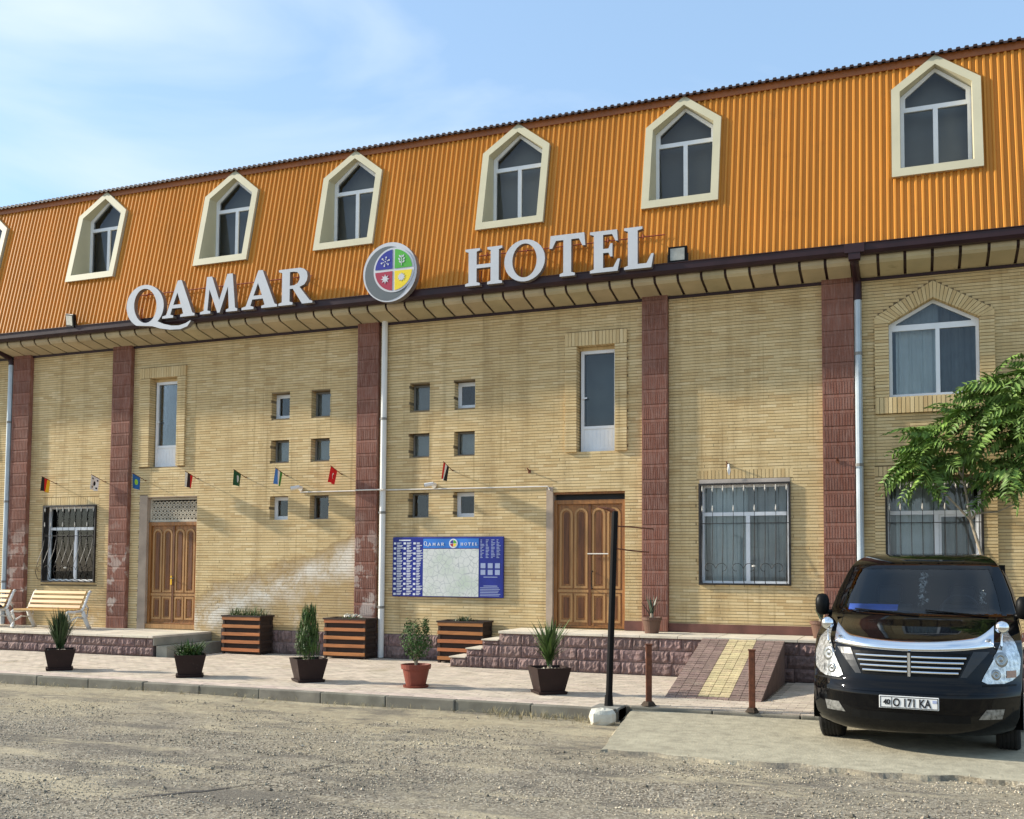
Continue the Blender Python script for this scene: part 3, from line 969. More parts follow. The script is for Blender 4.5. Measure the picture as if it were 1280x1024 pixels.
# pilasters: ribbed tiles stacked one above the other
tile = MB()
tile.box(-0.5, 0.5, -0.012, 0.0, 0.004, 0.249, skip=('b',))
for k in range(11):
    xa = -0.47 + k * 0.0865
    tile.box(xa, xa + 0.052, -0.0175, -0.0121, 0.012, 0.195, skip=('b',))
tile.box(-0.49, 0.49, -0.0155, -0.0121, 0.206, 0.240, skip=('b',))
tile_me = tile.mesh('pilaster_tile', 'tile')
for (p0, p1) in pil:
    zb = 0.13
    if -19 < p0 < -15:
        zb = 0.51
    if p0 > -7:
        zb = 0.76
    core = MB().box(p0 + 0.002, p1 - 0.002, -0.08, 0.02, zb, 6.40).build('pilaster', 'tile', hotel)
    zz = zb
    while zz < 6.38:
        inst('pilaster_tile', tile_me, core, ((p0 + p1) / 2, -0.082, zz), scale=(p1 - p0, 1, min(1, (6.40 - zz) / 0.252)))
        zz += 0.253


# ---------------------------------------------------------------- windows
def room(parent, x0, x1, z0, z1, y0=0.245, dep=1.2, mat='interior'):
    mb = MB()
    vs_ = [(x0 - .2, y0, z0 - .1), (x1 + .2, y0, z0 - .1), (x1 + .2, y0 + dep, z0 - .1), (x0 - .2, y0 + dep, z0 - .1), (x0 - .2, y0, z1 + .1), (x1 + .2, y0, z1 + .1), (x1 + .2, y0 + dep, z1 + .1), (x0 - .2, y0 + dep, z1 + .1)]
    mb.add(vs_, [(0, 1, 2, 3), (7, 6, 5, 4), (3, 2, 6, 7), (0, 3, 7, 4), (2, 1, 5, 6)])
    return mb.build('room', mat, parent)


def frame_rect(mb, x0, x1, z0, z1, y0, y1, w, mi=0):
    mb.box(x0, x1, y0, y1, z0, z0 + w, mi)
    mb.box(x0, x1, y0, y1, z1 - w, z1, mi)
    mb.box(x0, x0 + w, y0, y1, z0 + w, z1 - w, mi)
    mb.box(x1 - w, x1, y0, y1, z0 + w, z1 - w, mi)


def curtain(parent, x0, x1, z0, z1, y, mat, folds, amp=0.03):
    k = folds * 8
    vs_, fs_ = [], []
    for i in range(k + 1):
        t = i / k
        yy = y + amp * math.sin(t * folds * 2 * math.pi + 0.6 * math.sin(t * 9)) * (0.6 + 0.4 * math.sin(t * 23))
        x = x0 + (x1 - x0) * t
        vs_ += [(x, yy * 1.0, z0), (x, yy + 0.01, z1)]
    fs_ = [(2 * i, 2 * i + 2, 2 * i + 3, 2 * i + 1) for i in range(k)]
    return MB().add(vs_, fs_).build('curtain', mat, parent, smooth=True)


# small square windows
white_ones = {(0, 0), (0, 3), (2, 0), (2, 3)}
for r_, (z0, z1) in enumerate(SW_ROWS):
    for c_, (x0, x1) in enumerate(SW_COLS):
        mb = MB()
        wh = (r_, c_) in white_ones
        frame_rect(mb, x0 + 0.002, x1 - 0.002, z0 + 0.002, z1 - 0.002, 0.165, 0.225, 0.07 if wh else 0.03)
        o = mb.build('small_window', 'upvc' if wh else 'greyframe', hotel)
        MB().box(x0 + 0.03, x1 - 0.03, 0.185, 0.192, z0 + 0.03, z1 - 0.03).build('pane', 'glass' if not wh else 'glass_dark', o)
        if not wh and r_ < 2:
            MB().box(x0 + 0.02, x1 - 0.02, 0.228, 0.235, z0 + 0.02, z1 - 0.02).build('blind', 'room_grey', o)
        room(o, x0 + 0.15, x1 - 0.15, z0, z1, dep=0.6)
# tall balcony-door windows
for (x0, x1, z0, z1) in tall:
    mb = MB()
    frame_rect(mb, x0 + 0.03, x1 - 0.001, z0 + 0.002, z1 - 0.06, 0.13, 0.20, 0.055)
    mb.box(x0 + 0.085, x1 - 0.056, 0.135, 0.195, z0 + 0.40, z0 + 0.45)
    o = mb.build('tall_window', 'upvc', hotel)
    pb = MB().box(x0 + 0.085, x1 - 0.056, 0.150, 0.19, z0 + 0.057, z0 + 0.40)
    for k in range(7):
        xx = x0 + 0.10 + k * (x1 - x0 - 0.18) / 7
        pb.box(xx, xx + 0.055, 0.145, 0.1495, z0 + 0.07, z0 + 0.385)
    pb.build('lower_panel', 'upvc', o)
    MB().box(x0 + 0.085, x1 - 0.056, 0.165, 0.172, z0 + 0.45, z1 - 0.115).build('pane', 'glass_dark', o)
    MB().box(x0 + 0.06, x0 + 0.072, 0.105, 0.13, z0 + 0.93, z0 + 0.96).box(x0 + 0.06, x0 + 0.15, 0.095, 0.105, z0 + 0.93, z0 + 0.955).build('handle', 'upvc', o)
    MB().box(x0, x1, 0.12, 0.22, z1 - 0.058, z1 - 0.002).build('lintel', 'brick', o)
    room(o, x0, x1, z0, z1, dep=0.9, mat='interior')
    MB().box(x0 + 0.02, x1 + 0.02, 0.50, 0.52, z0 + 0.1, z1).build('blind', 'room_grey', o)
# lower windows with curtains
for wi, (x0, x1, z0, z1) in enumerate(wins):
    mb = MB()
    frame_rect(mb, x0 + 0.002, x1 - 0.002, z0 + 0.002, z1 - 0.002, 0.12, 0.19, 0.055)
    zt = z0 + (z1 - z0) * 0.70
    mb.box(x0 + 0.057, x1 - 0.057, 0.118, 0.192, zt - 0.03, zt + 0.03)
    xm = x0 + (x1 - x0) * 0.53
    mb.box(xm - 0.032, xm + 0.032, 0.119, 0.191, z0 + 0.057, zt - 0.031)
    if wi == 2:
        frame_rect(mb, xm + 0.034, x1 - 0.058, z0 + 0.058, zt - 0.032, 0.135, 0.185, 0.035)
    o = mb.build('window', 'upvc', hotel)
    for (a, b_, c_, d_) in ((x0 + .057, xm - .032, z0 + .057, zt - .03), (xm + .032, x1 - .057, z0 + .057, zt - .03), (x0 + .057, x1 - .057, zt + .03, z1 - .057)):
        MB().box(a, b_, 0.150, 0.156, c_, d_).build('pane', 'glass', o)
    room(o, x0, x1, z0, z1)
    if wi != 0:
        curtain(o, x0 + 0.02, x1 - 0.10, z0 - 0.02, z1 - 0.02, 0.34, 'curtain_dark', 9)
        curtain(o, x0 + 0.14, x0 + 0.75, z0 - 0.02, z1 - 0.02, 0.27, 'curtain', 6, 0.02)
    # wrought-iron grille
    gy = -0.03
    gr = MB()
    frame_rect(gr, x0 - 0.01, x1 + 0.01, z0 - 0.01, z1 + 0.005, gy - 0.014, gy + 0.014, 0.03)
    gr.box(x0 - 0.01, x0 + 0.02, gy + 0.015, 0.10, z0 - 0.01, z1 + 0.005)
    gr.box(x1 - 0.02, x1 + 0.01, gy + 0.015, 0.10, z0 - 0.01, z1 + 0.005)
    grille = gr.build('window_grille', 'iron', hotel)
    nbar = 9
    belly = 0.22 if wi == 0 else 0.07
    bar = MB()
    bar.tube([(0, 0, 0.02), (0, -belly * 0.7, 0.06), (0, -belly, 0.2), (0, -belly * 0.75, 0.42), (0, -belly * 0.2, 0.7), (0, 0, 0.9), (0, 0, z1 - z0 - 0.02)], 0.0065, 5)
    bar_me = bar.mesh('bar', 'iron')
    tip_me = MB().lathe([(0.0, 0.0), (0.012, 0.035), (0.009, 0.075), (0.004, 0.11)], n=6).mesh('spear_tip', 'iron_tip')
    zl = z0 + (z1 - z0) * 0.72
    for k in range(nbar):
        xb = x0 + 0.05 + (x1 - x0 - 0.10) * k / (nbar - 1)
        inst('bar', bar_me, grille, (xb, gy, z0))
        inst('spear_tip', tip_me, grille, (xb, gy - 0.008, z1 - 0.14))
        if k % 2 == 1 or k == 0:
            inst('spear_tip', tip_me, grille, (xb, gy - 0.008, zl - 0.005))
    MB().box(x0, x1, gy - 0.004, gy + 0.004, z0 + (z1 - z0) * 0.60, z0 + (z1 - z0) * 0.60 + 0.012).build('crossbar', 'iron', grille)
    for k in range(3):
        cxs = x0 + 0.28 + k * (x1 - x0 - 0.56) / 2
        sc = MB()
        for s in (-1, 1):
            pts = []
            for i in range(15):
                a = i / 14 * 4.8
                rr = 0.105 - 0.014 * a
                pts.append((cxs + s * (0.11 - rr * math.cos(a)), gy - belly - 0.004, z0 + 0.26 + rr * math.sin(a)))
            sc.tube(pts, 0.005, 4)
        sc.build('scroll', 'iron', grille)
    MB().lathe([(0.0, -0.02), (0.03, -0.01), (0.03, 0.01), (0.0, 0.02)], n=8).build('rosette', 'flag_gold' if False else 'iron_tip', grille, loc=(xm + 0.12, gy - belly - 0.01, z0 + 0.30))
# pale lintels over the two outer lower windows
MB().box(-3.25, -1.80, -0.004, 0.2, 3.205, 3.272).build('lintel', 'plaster', hotel)
MB().box(-17.44, -16.0, 0.003, 0.2, 3.076, 3.089).build('lintel', 'plaster', hotel)

# pointed first-floor windows
for (x0, x1, z0, sh, apx) in arches:
    cx = (x0 + x1) / 2
    fr_ = MB()
    w_ = 0.05
    outer = [(x0 + .002, z0 + .002), (x1 - .002, z0 + .002), (x1 - .002, sh - .002), (cx, apx - .004), (x0 + .002, sh - .002)]
    zt = sh - 0.07
    xm = cx + 0.06
    holesp = [[(x0 + w_, z0 + w_), (xm - .03, z0 + w_), (xm - .03, zt - .04), (x0 + w_, zt - .04)],
              [(xm + .03, z0 + w_), (x1 - w_, z0 + w_), (x1 - w_, zt - .04), (xm + .03, zt - .04)],
              [(x0 + w_ + .06, zt + .05), (x1 - w_ - .06, zt + .05), (x1 - w_ - .06, zt + .07), (cx, apx - .06), (x0 + w_ + .06, zt + .07)]]
    fr_.prism(outer, 0.09, 0.16, holesp, back=True)
    o = fr_.build('pointed_window', 'upvc', hotel)
    MB().box(x0 + w_, xm - .03, 0.12, 0.126, z0 + w_, zt - .04).build('pane', 'glass', o)
    MB().box(xm + .03, x1 - w_, 0.12, 0.126, z0 + w_, zt - .04).build('pane', 'glass_dark', o)
    MB().prism(holesp[2], 0.12, 0.126, back=True).build('pane', 'glass_dark', o)
    room(o, x0, x1, z0, apx - 0.1)
    curtain(o, x0 + 0.10, xm + 0.02, z0, apx, 0.26, 'curtain', 8, 0.02)
    curtain(o, xm, x1, z0, apx, 0.40, 'curtain_dark', 6, 0.05)


# ---------------------------------------------------------------- doors
def door(x0, x1, z0, zt, lattice_to=None):
    """two-leaf panelled wooden door"""
    y = 0.10
    fr_ = MB()
    fr_.box(x0, x0 + 0.06, y - 0.04, y + 0.08, z0, zt)
    fr_.box(x1 - 0.06, x1, y - 0.04, y + 0.08, z0, zt)
    fr_.box(x0 + 0.06, x1 - 0.06, y - 0.04, y + 0.08, zt - 0.075, zt)
    fr_.box(x0 + 0.06, x1 - 0.06, y - 0.03, y + 0.08, z0, z0 + 0.03)
    d_ = fr_.build('wooden_door', 'wood', hotel, bevel=0.004)
    xm = (x0 + x1) / 2
    for s in (0, 1):
        a, b_ = (x0 + 0.063, xm - 0.004) if s == 0 else (xm + 0.004, x1 - 0.063)
        za, zb = z0 + 0.034, zt - 0.078
        leaf = MB().box(a, b_, y, y + 0.045, za, zb)
        lf = leaf.build('door_leaf', 'wood', d_)
        H = zb - za
        zsplit = za + H * 0.28
        pw = (b_ - a - 0.10) / 2
        pn, tr_ = MB(), MB()
        for k in range(2):
            pa = a + 0.035 + k * (pw + 0.03)
            pb = pa + pw
            # tall arched panel
            arc = [(pa, zsplit + 0.06), (pb, zsplit + 0.06)] + [((pa + pb) / 2 + pw / 2 * math.cos(t), zb - 0.06 - pw / 2 + pw / 2 * math.sin(t)) for t in np.linspace(0, math.pi, 9)]
            ins = pw * 0.16
            inn = [(pa + ins, zsplit + 0.06 + ins), (pb - ins, zsplit + 0.06 + ins)] + [((pa + pb) / 2 + (pw / 2 - ins) * math.cos(t), zb - 0.06 - pw / 2 + (pw / 2 - ins) * math.sin(t)) for t in np.linspace(0, math.pi, 9)]
            in2 = pw * 0.30
            inn2 = [(pa + in2, zsplit + 0.06 + in2), (pb - in2, zsplit + 0.06 + in2)] + [((pa + pb) / 2 + (pw / 2 - in2) * math.cos(t), zb - 0.06 - pw / 2 + (pw / 2 - in2) * math.sin(t)) for t in np.linspace(0, math.pi, 9)]
            tr_.prism(arc, y - 0.016, y - 0.001, [inn])
            pn.prism(inn2, y - 0.010, y - 0.001)
            # short lower panel
            q = [(pa, za + 0.06), (pb, za + 0.06), (pb, zsplit - 0.03), (pa, zsplit - 0.03)]
            qi = [(pa + ins, za + 0.06 + ins), (pb - ins, za + 0.06 + ins), (pb - ins, zsplit - 0.03 - ins), (pa + ins, zsplit - 0.03 - ins)]
            qj = [(pa + in2, za + 0.06 + in2), (pb - in2, za + 0.06 + in2), (pb - in2, zsplit - 0.03 - in2), (pa + in2, zsplit - 0.03 - in2)]
            tr_.prism(q, y - 0.016, y - 0.001, [qi])
            pn.prism(qj, y - 0.010, y - 0.001)
        tr_.box(a, b_, y - 0.014, y - 0.001, zsplit - 0.012, zsplit + 0.035)
        tr_.build('door_moulding', 'wood_light', d_)
        pn.build('door_panel', 'wood_panel', d_)
    MB().box(xm - 0.022, xm + 0.022, y - 0.024, y - 0.0165, z0 + 0.04, zt - 0.08).build('door_astragal', 'wood_panel', d_)
    return d_, xm, y


d1, xm1, yd = door(-14.66, -13.41, 0.62, 2.70)
MB().box(xm1 - 0.055, xm1 - 0.020, yd - 0.032, yd - 0.018, 1.42, 1.60).build('lock_plate', 'flag_gold', d1)
MB().tube([(xm1 + 0.06, yd - 0.06, 1.55), (xm1 - 0.03, yd - 0.06, 1.55), (xm1 - 0.03, yd - 0.02, 1.55)], 0.010, 6).build('handle', 'iron', d1)
MB().box(-14.66, -13.41, 0.02, 0.20, 0.53, 0.618).build('threshold', 'wood_light', d1)
# pierced screen above the first door
lat = MB()
lx0, lx1, lz0, lz1 = -14.64, -13.43, 2.74, 3.18
frame_rect(lat, lx0 - 0.02, lx1 + 0.02, lz0 - 0.035, lz1 + 0.02, 0.09, 0.15, 0.045)
cell = 0.092
rows = int((lz1 - lz0) / (cell * 0.88))
for r_ in range(rows + 1):
    for k in range(int((lx1 - lx0) / cell) + 1):
        cx_ = lx0 + 0.02 + (k + 0.5 * (r_ % 2)) * cell
        cz_ = lz0 + 0.03 + r_ * cell * 0.86
        if cx_ > lx1 - 0.02 or cz_ > lz1 - 0.02:
            continue
        ring = [(cx_ + 0.046 * math.cos(t), cz_ + 0.046 * math.sin(t)) for t in np.linspace(0, 2 * math.pi, 7)[:-1] + math.pi / 6]
        hole = [(cx_ + 0.027 * math.cos(t), cz_ + 0.027 * math.sin(t)) for t in np.linspace(0, 2 * math.pi, 7)[:-1] + math.pi / 6]
        lat.prism(ring, 0.10, 0.135, [hole])
lat.build('pierced_screen', 'lattice', hotel)
room(d1, -14.5, -13.6, 2.7, 3.2, y0=0.20, dep=0.5)
MB().box(-14.66, -13.41, 0.19, 0.20, 0.62, 2.72).build('door_back', 'interior', d1)
MB().box(-14.86, -14.661, -0.006, 0.2, 0.5, 3.25).box(-14.66, -13.41, 0.001, 0.2, 3.206, 3.248).build('jamb_plaster', 'jamb', hotel)

d2, xm2, yd = door(-5.81, -4.52, 0.775, 2.985)
MB().box(-5.81, -4.52, 0.05, 0.16, 3.085, 3.128).build('door_head', 'wood', d2)
MB().box(-5.81, -4.52, 0.185, 0.2, 0.77, 3.13).build('door_back', 'interior', d2)
MB().tube([(xm2 - 0.03, yd - 0.05, 2.05), (xm2 + 0.34, yd - 0.05, 2.05)], 0.012, 6).build('door_bar', 'conduit', d2)
MB().tube([(xm2 + 0.05, yd - 0.02, 1.75), (xm2 + 0.05, yd - 0.07, 1.75), (xm2 + 0.05, yd - 0.07, 1.45), (xm2 + 0.05, yd - 0.02, 1.45)], 0.012, 6).build('handle', 'iron', d2)
MB().box(-5.93, -5.811, -0.012, 0.2, 0.77, 3.22).build('jamb_plaster', 'jamb', hotel)

# ---------------------------------------------------------------- eaves
# dark strip and cream panels curving under the gutter
SP = 0.3835
prof = [(-0.560, 6.615), (-0.565, 6.56), (-0.548, 6.515), (-0.50, 6.475), (-0.10, 6.395), (-0.02, 6.385)]
back = MB()
vs_, fs_ = [], []
for x in (-24.3, 5.3):
    vs_ += [(x, p[0] + 0.02, p[1] + 0.02) for p in prof]
fs_ = [(i, i + 1, len(prof) + i + 1, len(prof) + i) for i in range(len(prof) - 1)]
back.add(vs_, fs_).build('soffit_backing', 'gutter', hotel)
pn = MB()
wv = []
for x in (0.022, SP - 0.022):
    wv += [(x, p[0], p[1]) for p in prof]
    wv += [(x, p[0] + 0.018, p[1] + 0.018) for p in prof]
K = len(prof)
ff = [(i, i + 1, 2 * K + i + 1, 2 * K + i) for i in range(K - 1)]
ff += [(K + i, K + i + 1, i + 1, i) for i in range(K - 1)] + [(2 * K + i, 2 * K + i + 1, 3 * K + i + 1, 3 * K + i) for i in range(K - 1)]
soffit_me = pn.add(wv, ff).mesh('soffit_panel', 'soffit')
x = -0.42 - SP * 62
while x < 5.2:
    inst('soffit_panel', soffit_me, hotel, (x, 0, 0))
    x += SP
MB().box(-24.0, 5.0, -0.035, -0.002, 6.340, 6.384).build('wall_top_trim', 'gutter', hotel)
# gutter trough
gt = MB()
gp = [(-0.575, 6.735), (-0.575, 6.60), (-0.60, 6.575), (-0.67, 6.585), (-0.705, 6.63), (-0.71, 6.725), (-0.725, 6.735), (-0.725, 6.745), (-0.70, 6.745), (-0.695, 6.64), (-0.66, 6.60), (-0.60, 6.60), (-0.59, 6.735)]
vs_ = []
for x in (-24.4, 5.4):
    vs_ += [(x, p[0], p[1]) for p in gp]
K = len(gp)
gt.add(vs_, [((i + 1) % K, i, K + i, K + (i + 1) % K) for i in range(K)])
gt.build('gutter', 'gutter', hotel)

# ---------------------------------------------------------------- roof
RY0, RZ0, RK = -0.58, 6.72, 0.225
def roof_y(z_):
    return RY0 + RK * (z_ - RZ0)
RTOP = 9.80
DX = [-20.0, -16.64, -13.32, -10.52, -7.16, -4.135, -0.205]
DW = 1.28
DZ0, DZS, DZA = 7.80, 9.32, 9.83


def hole_top(xx):
    """top of the dormer hole at xx, or None"""
    for dx in DX:
        a, b_ = dx + 0.06, dx + DW - 0.06
        if a < xx < b_:
            t = abs(xx - (dx + DW / 2)) / (DW / 2)
            return DZA - 0.07 - (DZA - DZS) * t
    return None


PER = 0.0995
nrm = Vector((0, -1, RK)).normalized()
pro = [(0.0, 0.0), (0.028, 0.0), (0.044, 0.034), (0.070, 0.034), (0.086, 0.0)]
xr = -24.3
sheet_n = 11
while xr < 5.2:
    mb = MB()
    for k in range(sheet_n):
        pts = [(xr + k * PER + p[0], p[1]) for p in pro] + [(xr + (k + 1) * PER, 0.0)]
        for (xa, ha), (xb, hb) in zip(pts[:-1], pts[1:]):
            xm_ = (xa + xb) / 2
            ta = hole_top(xm_)
            segs = [(RZ0, RTOP)] if ta is None else [(RZ0, DZ0 + 0.08), (ta, RTOP)]
            for (za, zb) in segs:
                if zb - za < 0.01:
                    continue
                q = []
                for (xx, hh, zz_) in ((xa, ha, za), (xb, hb, za), (xb, hb, zb), (xa, ha, zb)):
                    q.append((xx, roof_y(zz_) + nrm.y * hh, zz_ + nrm.z * hh))
                mb.add(q, [(0, 1, 2, 3)])
    mb.build('roof_sheet', 'roof', hotel)
    xr += sheet_n * PER
# flashing under the top edge, then the dark corrugated edge of the upper roof
MB().add([(-24.4, roof_y(9.71) - 0.045, 9.71), (5.4, roof_y(9.71) - 0.045, 9.71), (5.4, roof_y(9.83) - 0.07, 9.83), (-24.4, roof_y(9.83) - 0.07, 9.83), (-24.4, roof_y(9.71) - 0.02, 9.705), (5.4, roof_y(9.71) - 0.02, 9.705)], [(0, 1, 2, 3), (4, 5, 1, 0)]).build('roof_flashing', 'flashing', hotel)
up = MB()
xr = -24.4
vs_ = []
i = 0
while xr < 5.4:
    hh = 0.030 if i % 2 else 0.0
    for dx_ in (0.006, 0.054):
        for (yy, zz_) in ((-0.02, 9.835 + hh), (11.6, 10.75 + hh), (-0.02, 9.80 + hh * 0.8)):
            vs_.append((xr + dx_, yy, zz_))
    xr += 0.06
    i += 1
nc = len(vs_) // 3
for k in range(nc - 1):
    up.f += [(3 * k, 3 * k + 3, 3 * k + 4, 3 * k + 1), (3 * k + 2, 3 * k + 5, 3 * k + 3, 3 * k)]
    up.m += [0, 0]
up.v = vs_
up.build('upper_roof', 'roof_dark', hotel)
MB().box(-24.3, 5.3, 0.5, 0.52, 6.5, 9.8).build('attic_wall', 'interior', hotel)
MB().add([(-24.3, RY0, RZ0), (-24.3, 11, RZ0), (-24.3, 11, 10.6), (-24.3, 0.12, 9.82)], [(0, 1, 2, 3)]).add([(5.3, RY0, RZ0), (5.3, 11, RZ0), (5.3, 11, 10.6), (5.3, 0.12, 9.82)], [(3, 2, 1, 0)]).build('gable_wall', 'roof', hotel)

# dormers
WY = 0.155
def dormer(dx, first):
    cx = dx + DW / 2
    h = DW / 2
    outer = [(-h, DZ0), (h, DZ0), (h, DZS), (0, DZA), (-h, DZS)]
    ci = 0.125
    inner = [(-h + ci, DZ0 + 0.135), (h - ci, DZ0 + 0.135), (h - ci, DZS - 0.055), (0, DZA - 0.165), (-h + ci, DZS - 0.055)]
    cas = MB()
    cas.prism(outer, -0.085, 0.03, [inner], fn=lambda a, b_, c_: (a + cx, roof_y(c_) + b_, c_))
    o = cas.build('dormer', 'casing', hotel)
    rv = MB()
    n5 = len(inner)
    A = [(p[0] + cx, roof_y(p[1]) + 0.028, p[1]) for p in inner]
    B = [(p[0] + cx, WY + 0.05, p[1]) for p in inner]
    rv.add(A + B, [((i + 1) % n5, i, n5 + i, n5 + (i + 1) % n5) for i in range(n5)])
    rv.build('dormer_reveal', 'casing', o)
    # window
    x0, x1, z0 = -h + ci + 0.003, h - ci - 0.003, DZ0 + 0.139
    zs, za = DZS - 0.06, DZA - 0.172
    w_ = 0.055
    zt = 9.03
    sl = (za - zs) / (0 - x0)
    tri_h = [(x0 + w_ + 0.02, zt + 0.05), (x1 - w_ - 0.02, zt + 0.05), (x1 - w_ - 0.02, zs - 0.02), (0, za - 0.06), (x0 + w_ + 0.02, zs - 0.02)]
    hl = [[(x0 + w_, z0 + w_), (-0.035, z0 + w_), (-0.035, zt - 0.02), (x0 + w_, zt - 0.02)], [(0.035, z0 + w_), (x1 - w_, z0 + w_), (x1 - w_, zt - 0.02), (0.035, zt - 0.02)], tri_h]
    fm = MB().prism([(x0, z0), (x1, z0), (x1, zs), (0, za), (x0, zs)], WY - 0.03, WY + 0.04, hl, fn=lambda a, b_, c_: (a + cx, b_, c_))
    fm.build('window_frame', 'upvc', o)
    for q in hl:
        MB().prism(q, WY, WY + 0.006, fn=lambda a, b_, c_: (a + cx, b_, c_)).build('pane', 'glass_dark', o)
    MB().box(cx - h, cx + h, WY + 0.28, WY + 0.30, DZ0, DZA - 0.1).build('blind', 'room_grey', o)
    MB().add([(cx - h + ci, WY + .05, DZ0 + .13), (cx + h - ci, WY + .05, DZ0 + .13), (cx + h - ci, WY + .28, DZ0 + .13), (cx - h + ci, WY + .28, DZ0 + .13)], [(0, 1, 2, 3)]).build('window_board', 'upvc', o)


for k, dx in enumerate(DX):
    dormer(dx, k == 0)

# ---------------------------------------------------------------- rainwater pipes
def downpipe(xp, mat, dark_to, zb):
    mb = MB()
    zt = dark_to if dark_to else 6.40
    mb.tube([(xp, -0.075, zt), (xp, -0.075, zb)], 0.056, 10)
    o = mb.build('downpipe', mat, hotel, smooth=False)
    if dark_to:
        MB().tube([(xp - 0.02, -0.62, 6.60), (xp - 0.02, -0.55, 6.50), (xp - 0.01, -0.12, 6.36), (xp, -0.075, 6.28), (xp, -0.075, dark_to - 0.03)], 0.062, 10).build('swan_neck', 'gutter', o)
        MB().box(xp - 0.16, xp + 0.13, -0.74, -0.60, 6.60, 6.73).box(xp - 0.10, xp + 0.07, -0.73, -0.61, 6.50, 6.599).build('hopper', 'gutter', o)
    zz = zb + 0.9
    while zz < zt - 0.2:
        MB().tube([(xp, -0.075, zz), (xp, -0.075, zz + 0.045)], 0.063, 10).box(xp - 0.085, xp - 0.064, -0.09, -0.001, zz + 0.01, zz + 0.035).build('pipe_bracket', 'greyframe', o)
        zz += 1.75
    return o


downpipe(-9.13, 'pipe_white', None, 0.14)
downpipe(-0.735, 'zinc', 6.06, 0.76)
downpipe(-18.46, 'zinc', 6.24, 0.52)

# cable conduit across the wall and down beside the second door
MB().tube([(-10.96, -0.022, 3.235), (-9.75, -0.022, 3.235), (-9.69, -0.13, 3.235), (-9.08, -0.15, 3.235), (-9.03, -0.022, 3.235), (-5.90, -0.022, 3.225), (-5.865, -0.022, 3.16)], 0.013, 6).build('cable_conduit', 'conduit', hotel)

# ================================================================== terraces
t1 = thing('terrace', 'low terrace with purple split-stone front below the white bench', 'terrace', (-16, -0.8, 0))
def P(o):
    return Vector(o.location)
def into(parent, obj):
    obj.location = obj.location - parent.location
    return obj


class At:
    """parent wrapper: children keep world coordinates"""
    pass


def world_parent(objs, parent):
    for ob in objs:
        ob.parent = parent
        ob.location = Vector(ob.location) - Vector(parent.location)


def collect(fn):
    before = set(COL.objects)
    fn()
    return [o_ for o_ in COL.objects if o_ not in before and o_.parent is None]


T1Y, T1Z, T1X = -1.66, 0.51, -12.99
def _t1():
    MB().box(-24.0, T1X - 0.02, T1Y + 0.03, -0.001, 0.10, T1Z - 0.045).build('core', 'joint')
    block_wall(None, -23.8, T1X - 0.02, T1Y + 0.025, 0.13, T1Z - 0.05, 2, 0.34)
    xx = -23.9
    while xx < T1X - 0.1:
        e = min(xx + 0.6, T1X)
        MB().box(xx + 0.003, e - 0.003, T1Y - 0.02, -0.002, T1Z - 0.045, T1Z + rnd.uniform(-.002, .002)).build('top_slab', 'cap', bevel=0.006)
        xx = e
    MB().box(T1X - 0.018, T1X + 0.012, T1Y + 0.01, -0.003, 0.33, T1Z - 0.046).build('riser', 'step')
    MB().box(T1X + 0.014, T1X + 0.26, T1Y + 0.06, -0.003, 0.10, 0.325).build('step', 'step', bevel=0.008)
world_parent(collect(_t1), t1)

t2 = thing('terrace', 'higher terrace with purple split-stone front below the second wooden door', 'terrace', (-3, -0.5, 0))
T2Y, T2Z = -1.07, 0.755
def step_ok(xm_, ztop):
    lim = 0.30 if xm_ < -6.97 else 0.455 if xm_ < -6.68 else 0.61 if xm_ < -6.38 else 9
    return ztop < lim + 0.03
def _t2():
    c_ = MB()
    c_.box(-6.38, 5.0, T2Y + 0.03, -0.001, 0.10, T2Z - 0.045)
    for (a, b_, zz_) in ((-7.27, -6.972, 0.285), (-6.97, -6.682, 0.435), (-6.68, -6.382, 0.59)):
        c_.box(a, b_, T2Y + 0.03, -0.001, 0.10, zz_)
    c_.build('core', 'joint')
    # courses: blocks are cut to the steps
    lv = [0.13, 0.325, 0.52, 0.712]
    for r_ in range(3):
        for (a, b_, zs_top) in ((-7.27, -6.97, 0.285), (-6.97, -6.68, 0.435), (-6.68, -6.38, 0.59), (-6.38, 4.6, 0.712)):
            tp = min(lv[r_ + 1], zs_top)
            if tp - lv[r_] > 0.03:
                block_wall(None, a, b_, T2Y + 0.025, lv[r_], tp, 1, 0.36)
    for (a, b_, zz_) in ((-7.28, -6.965, 0.285), (-6.975, -6.675, 0.435), (-6.685, -6.375, 0.59)):
        MB().box(a, b_ - 0.012, T2Y - 0.012, -0.003, zz_, zz_ + 0.022).build('step', 'cap', bevel=0.004)
    xx = -6.385
    while xx < 4.9:
        e = xx + 0.6
        MB().box(xx + 0.003, e - 0.003, T2Y - 0.015, -0.035, T2Z - 0.042, T2Z + rnd.uniform(-.0015, .0015)).build('top_slab', 'cap', bevel=0.005)
        xx = e
world_parent(collect(_t2), t2)

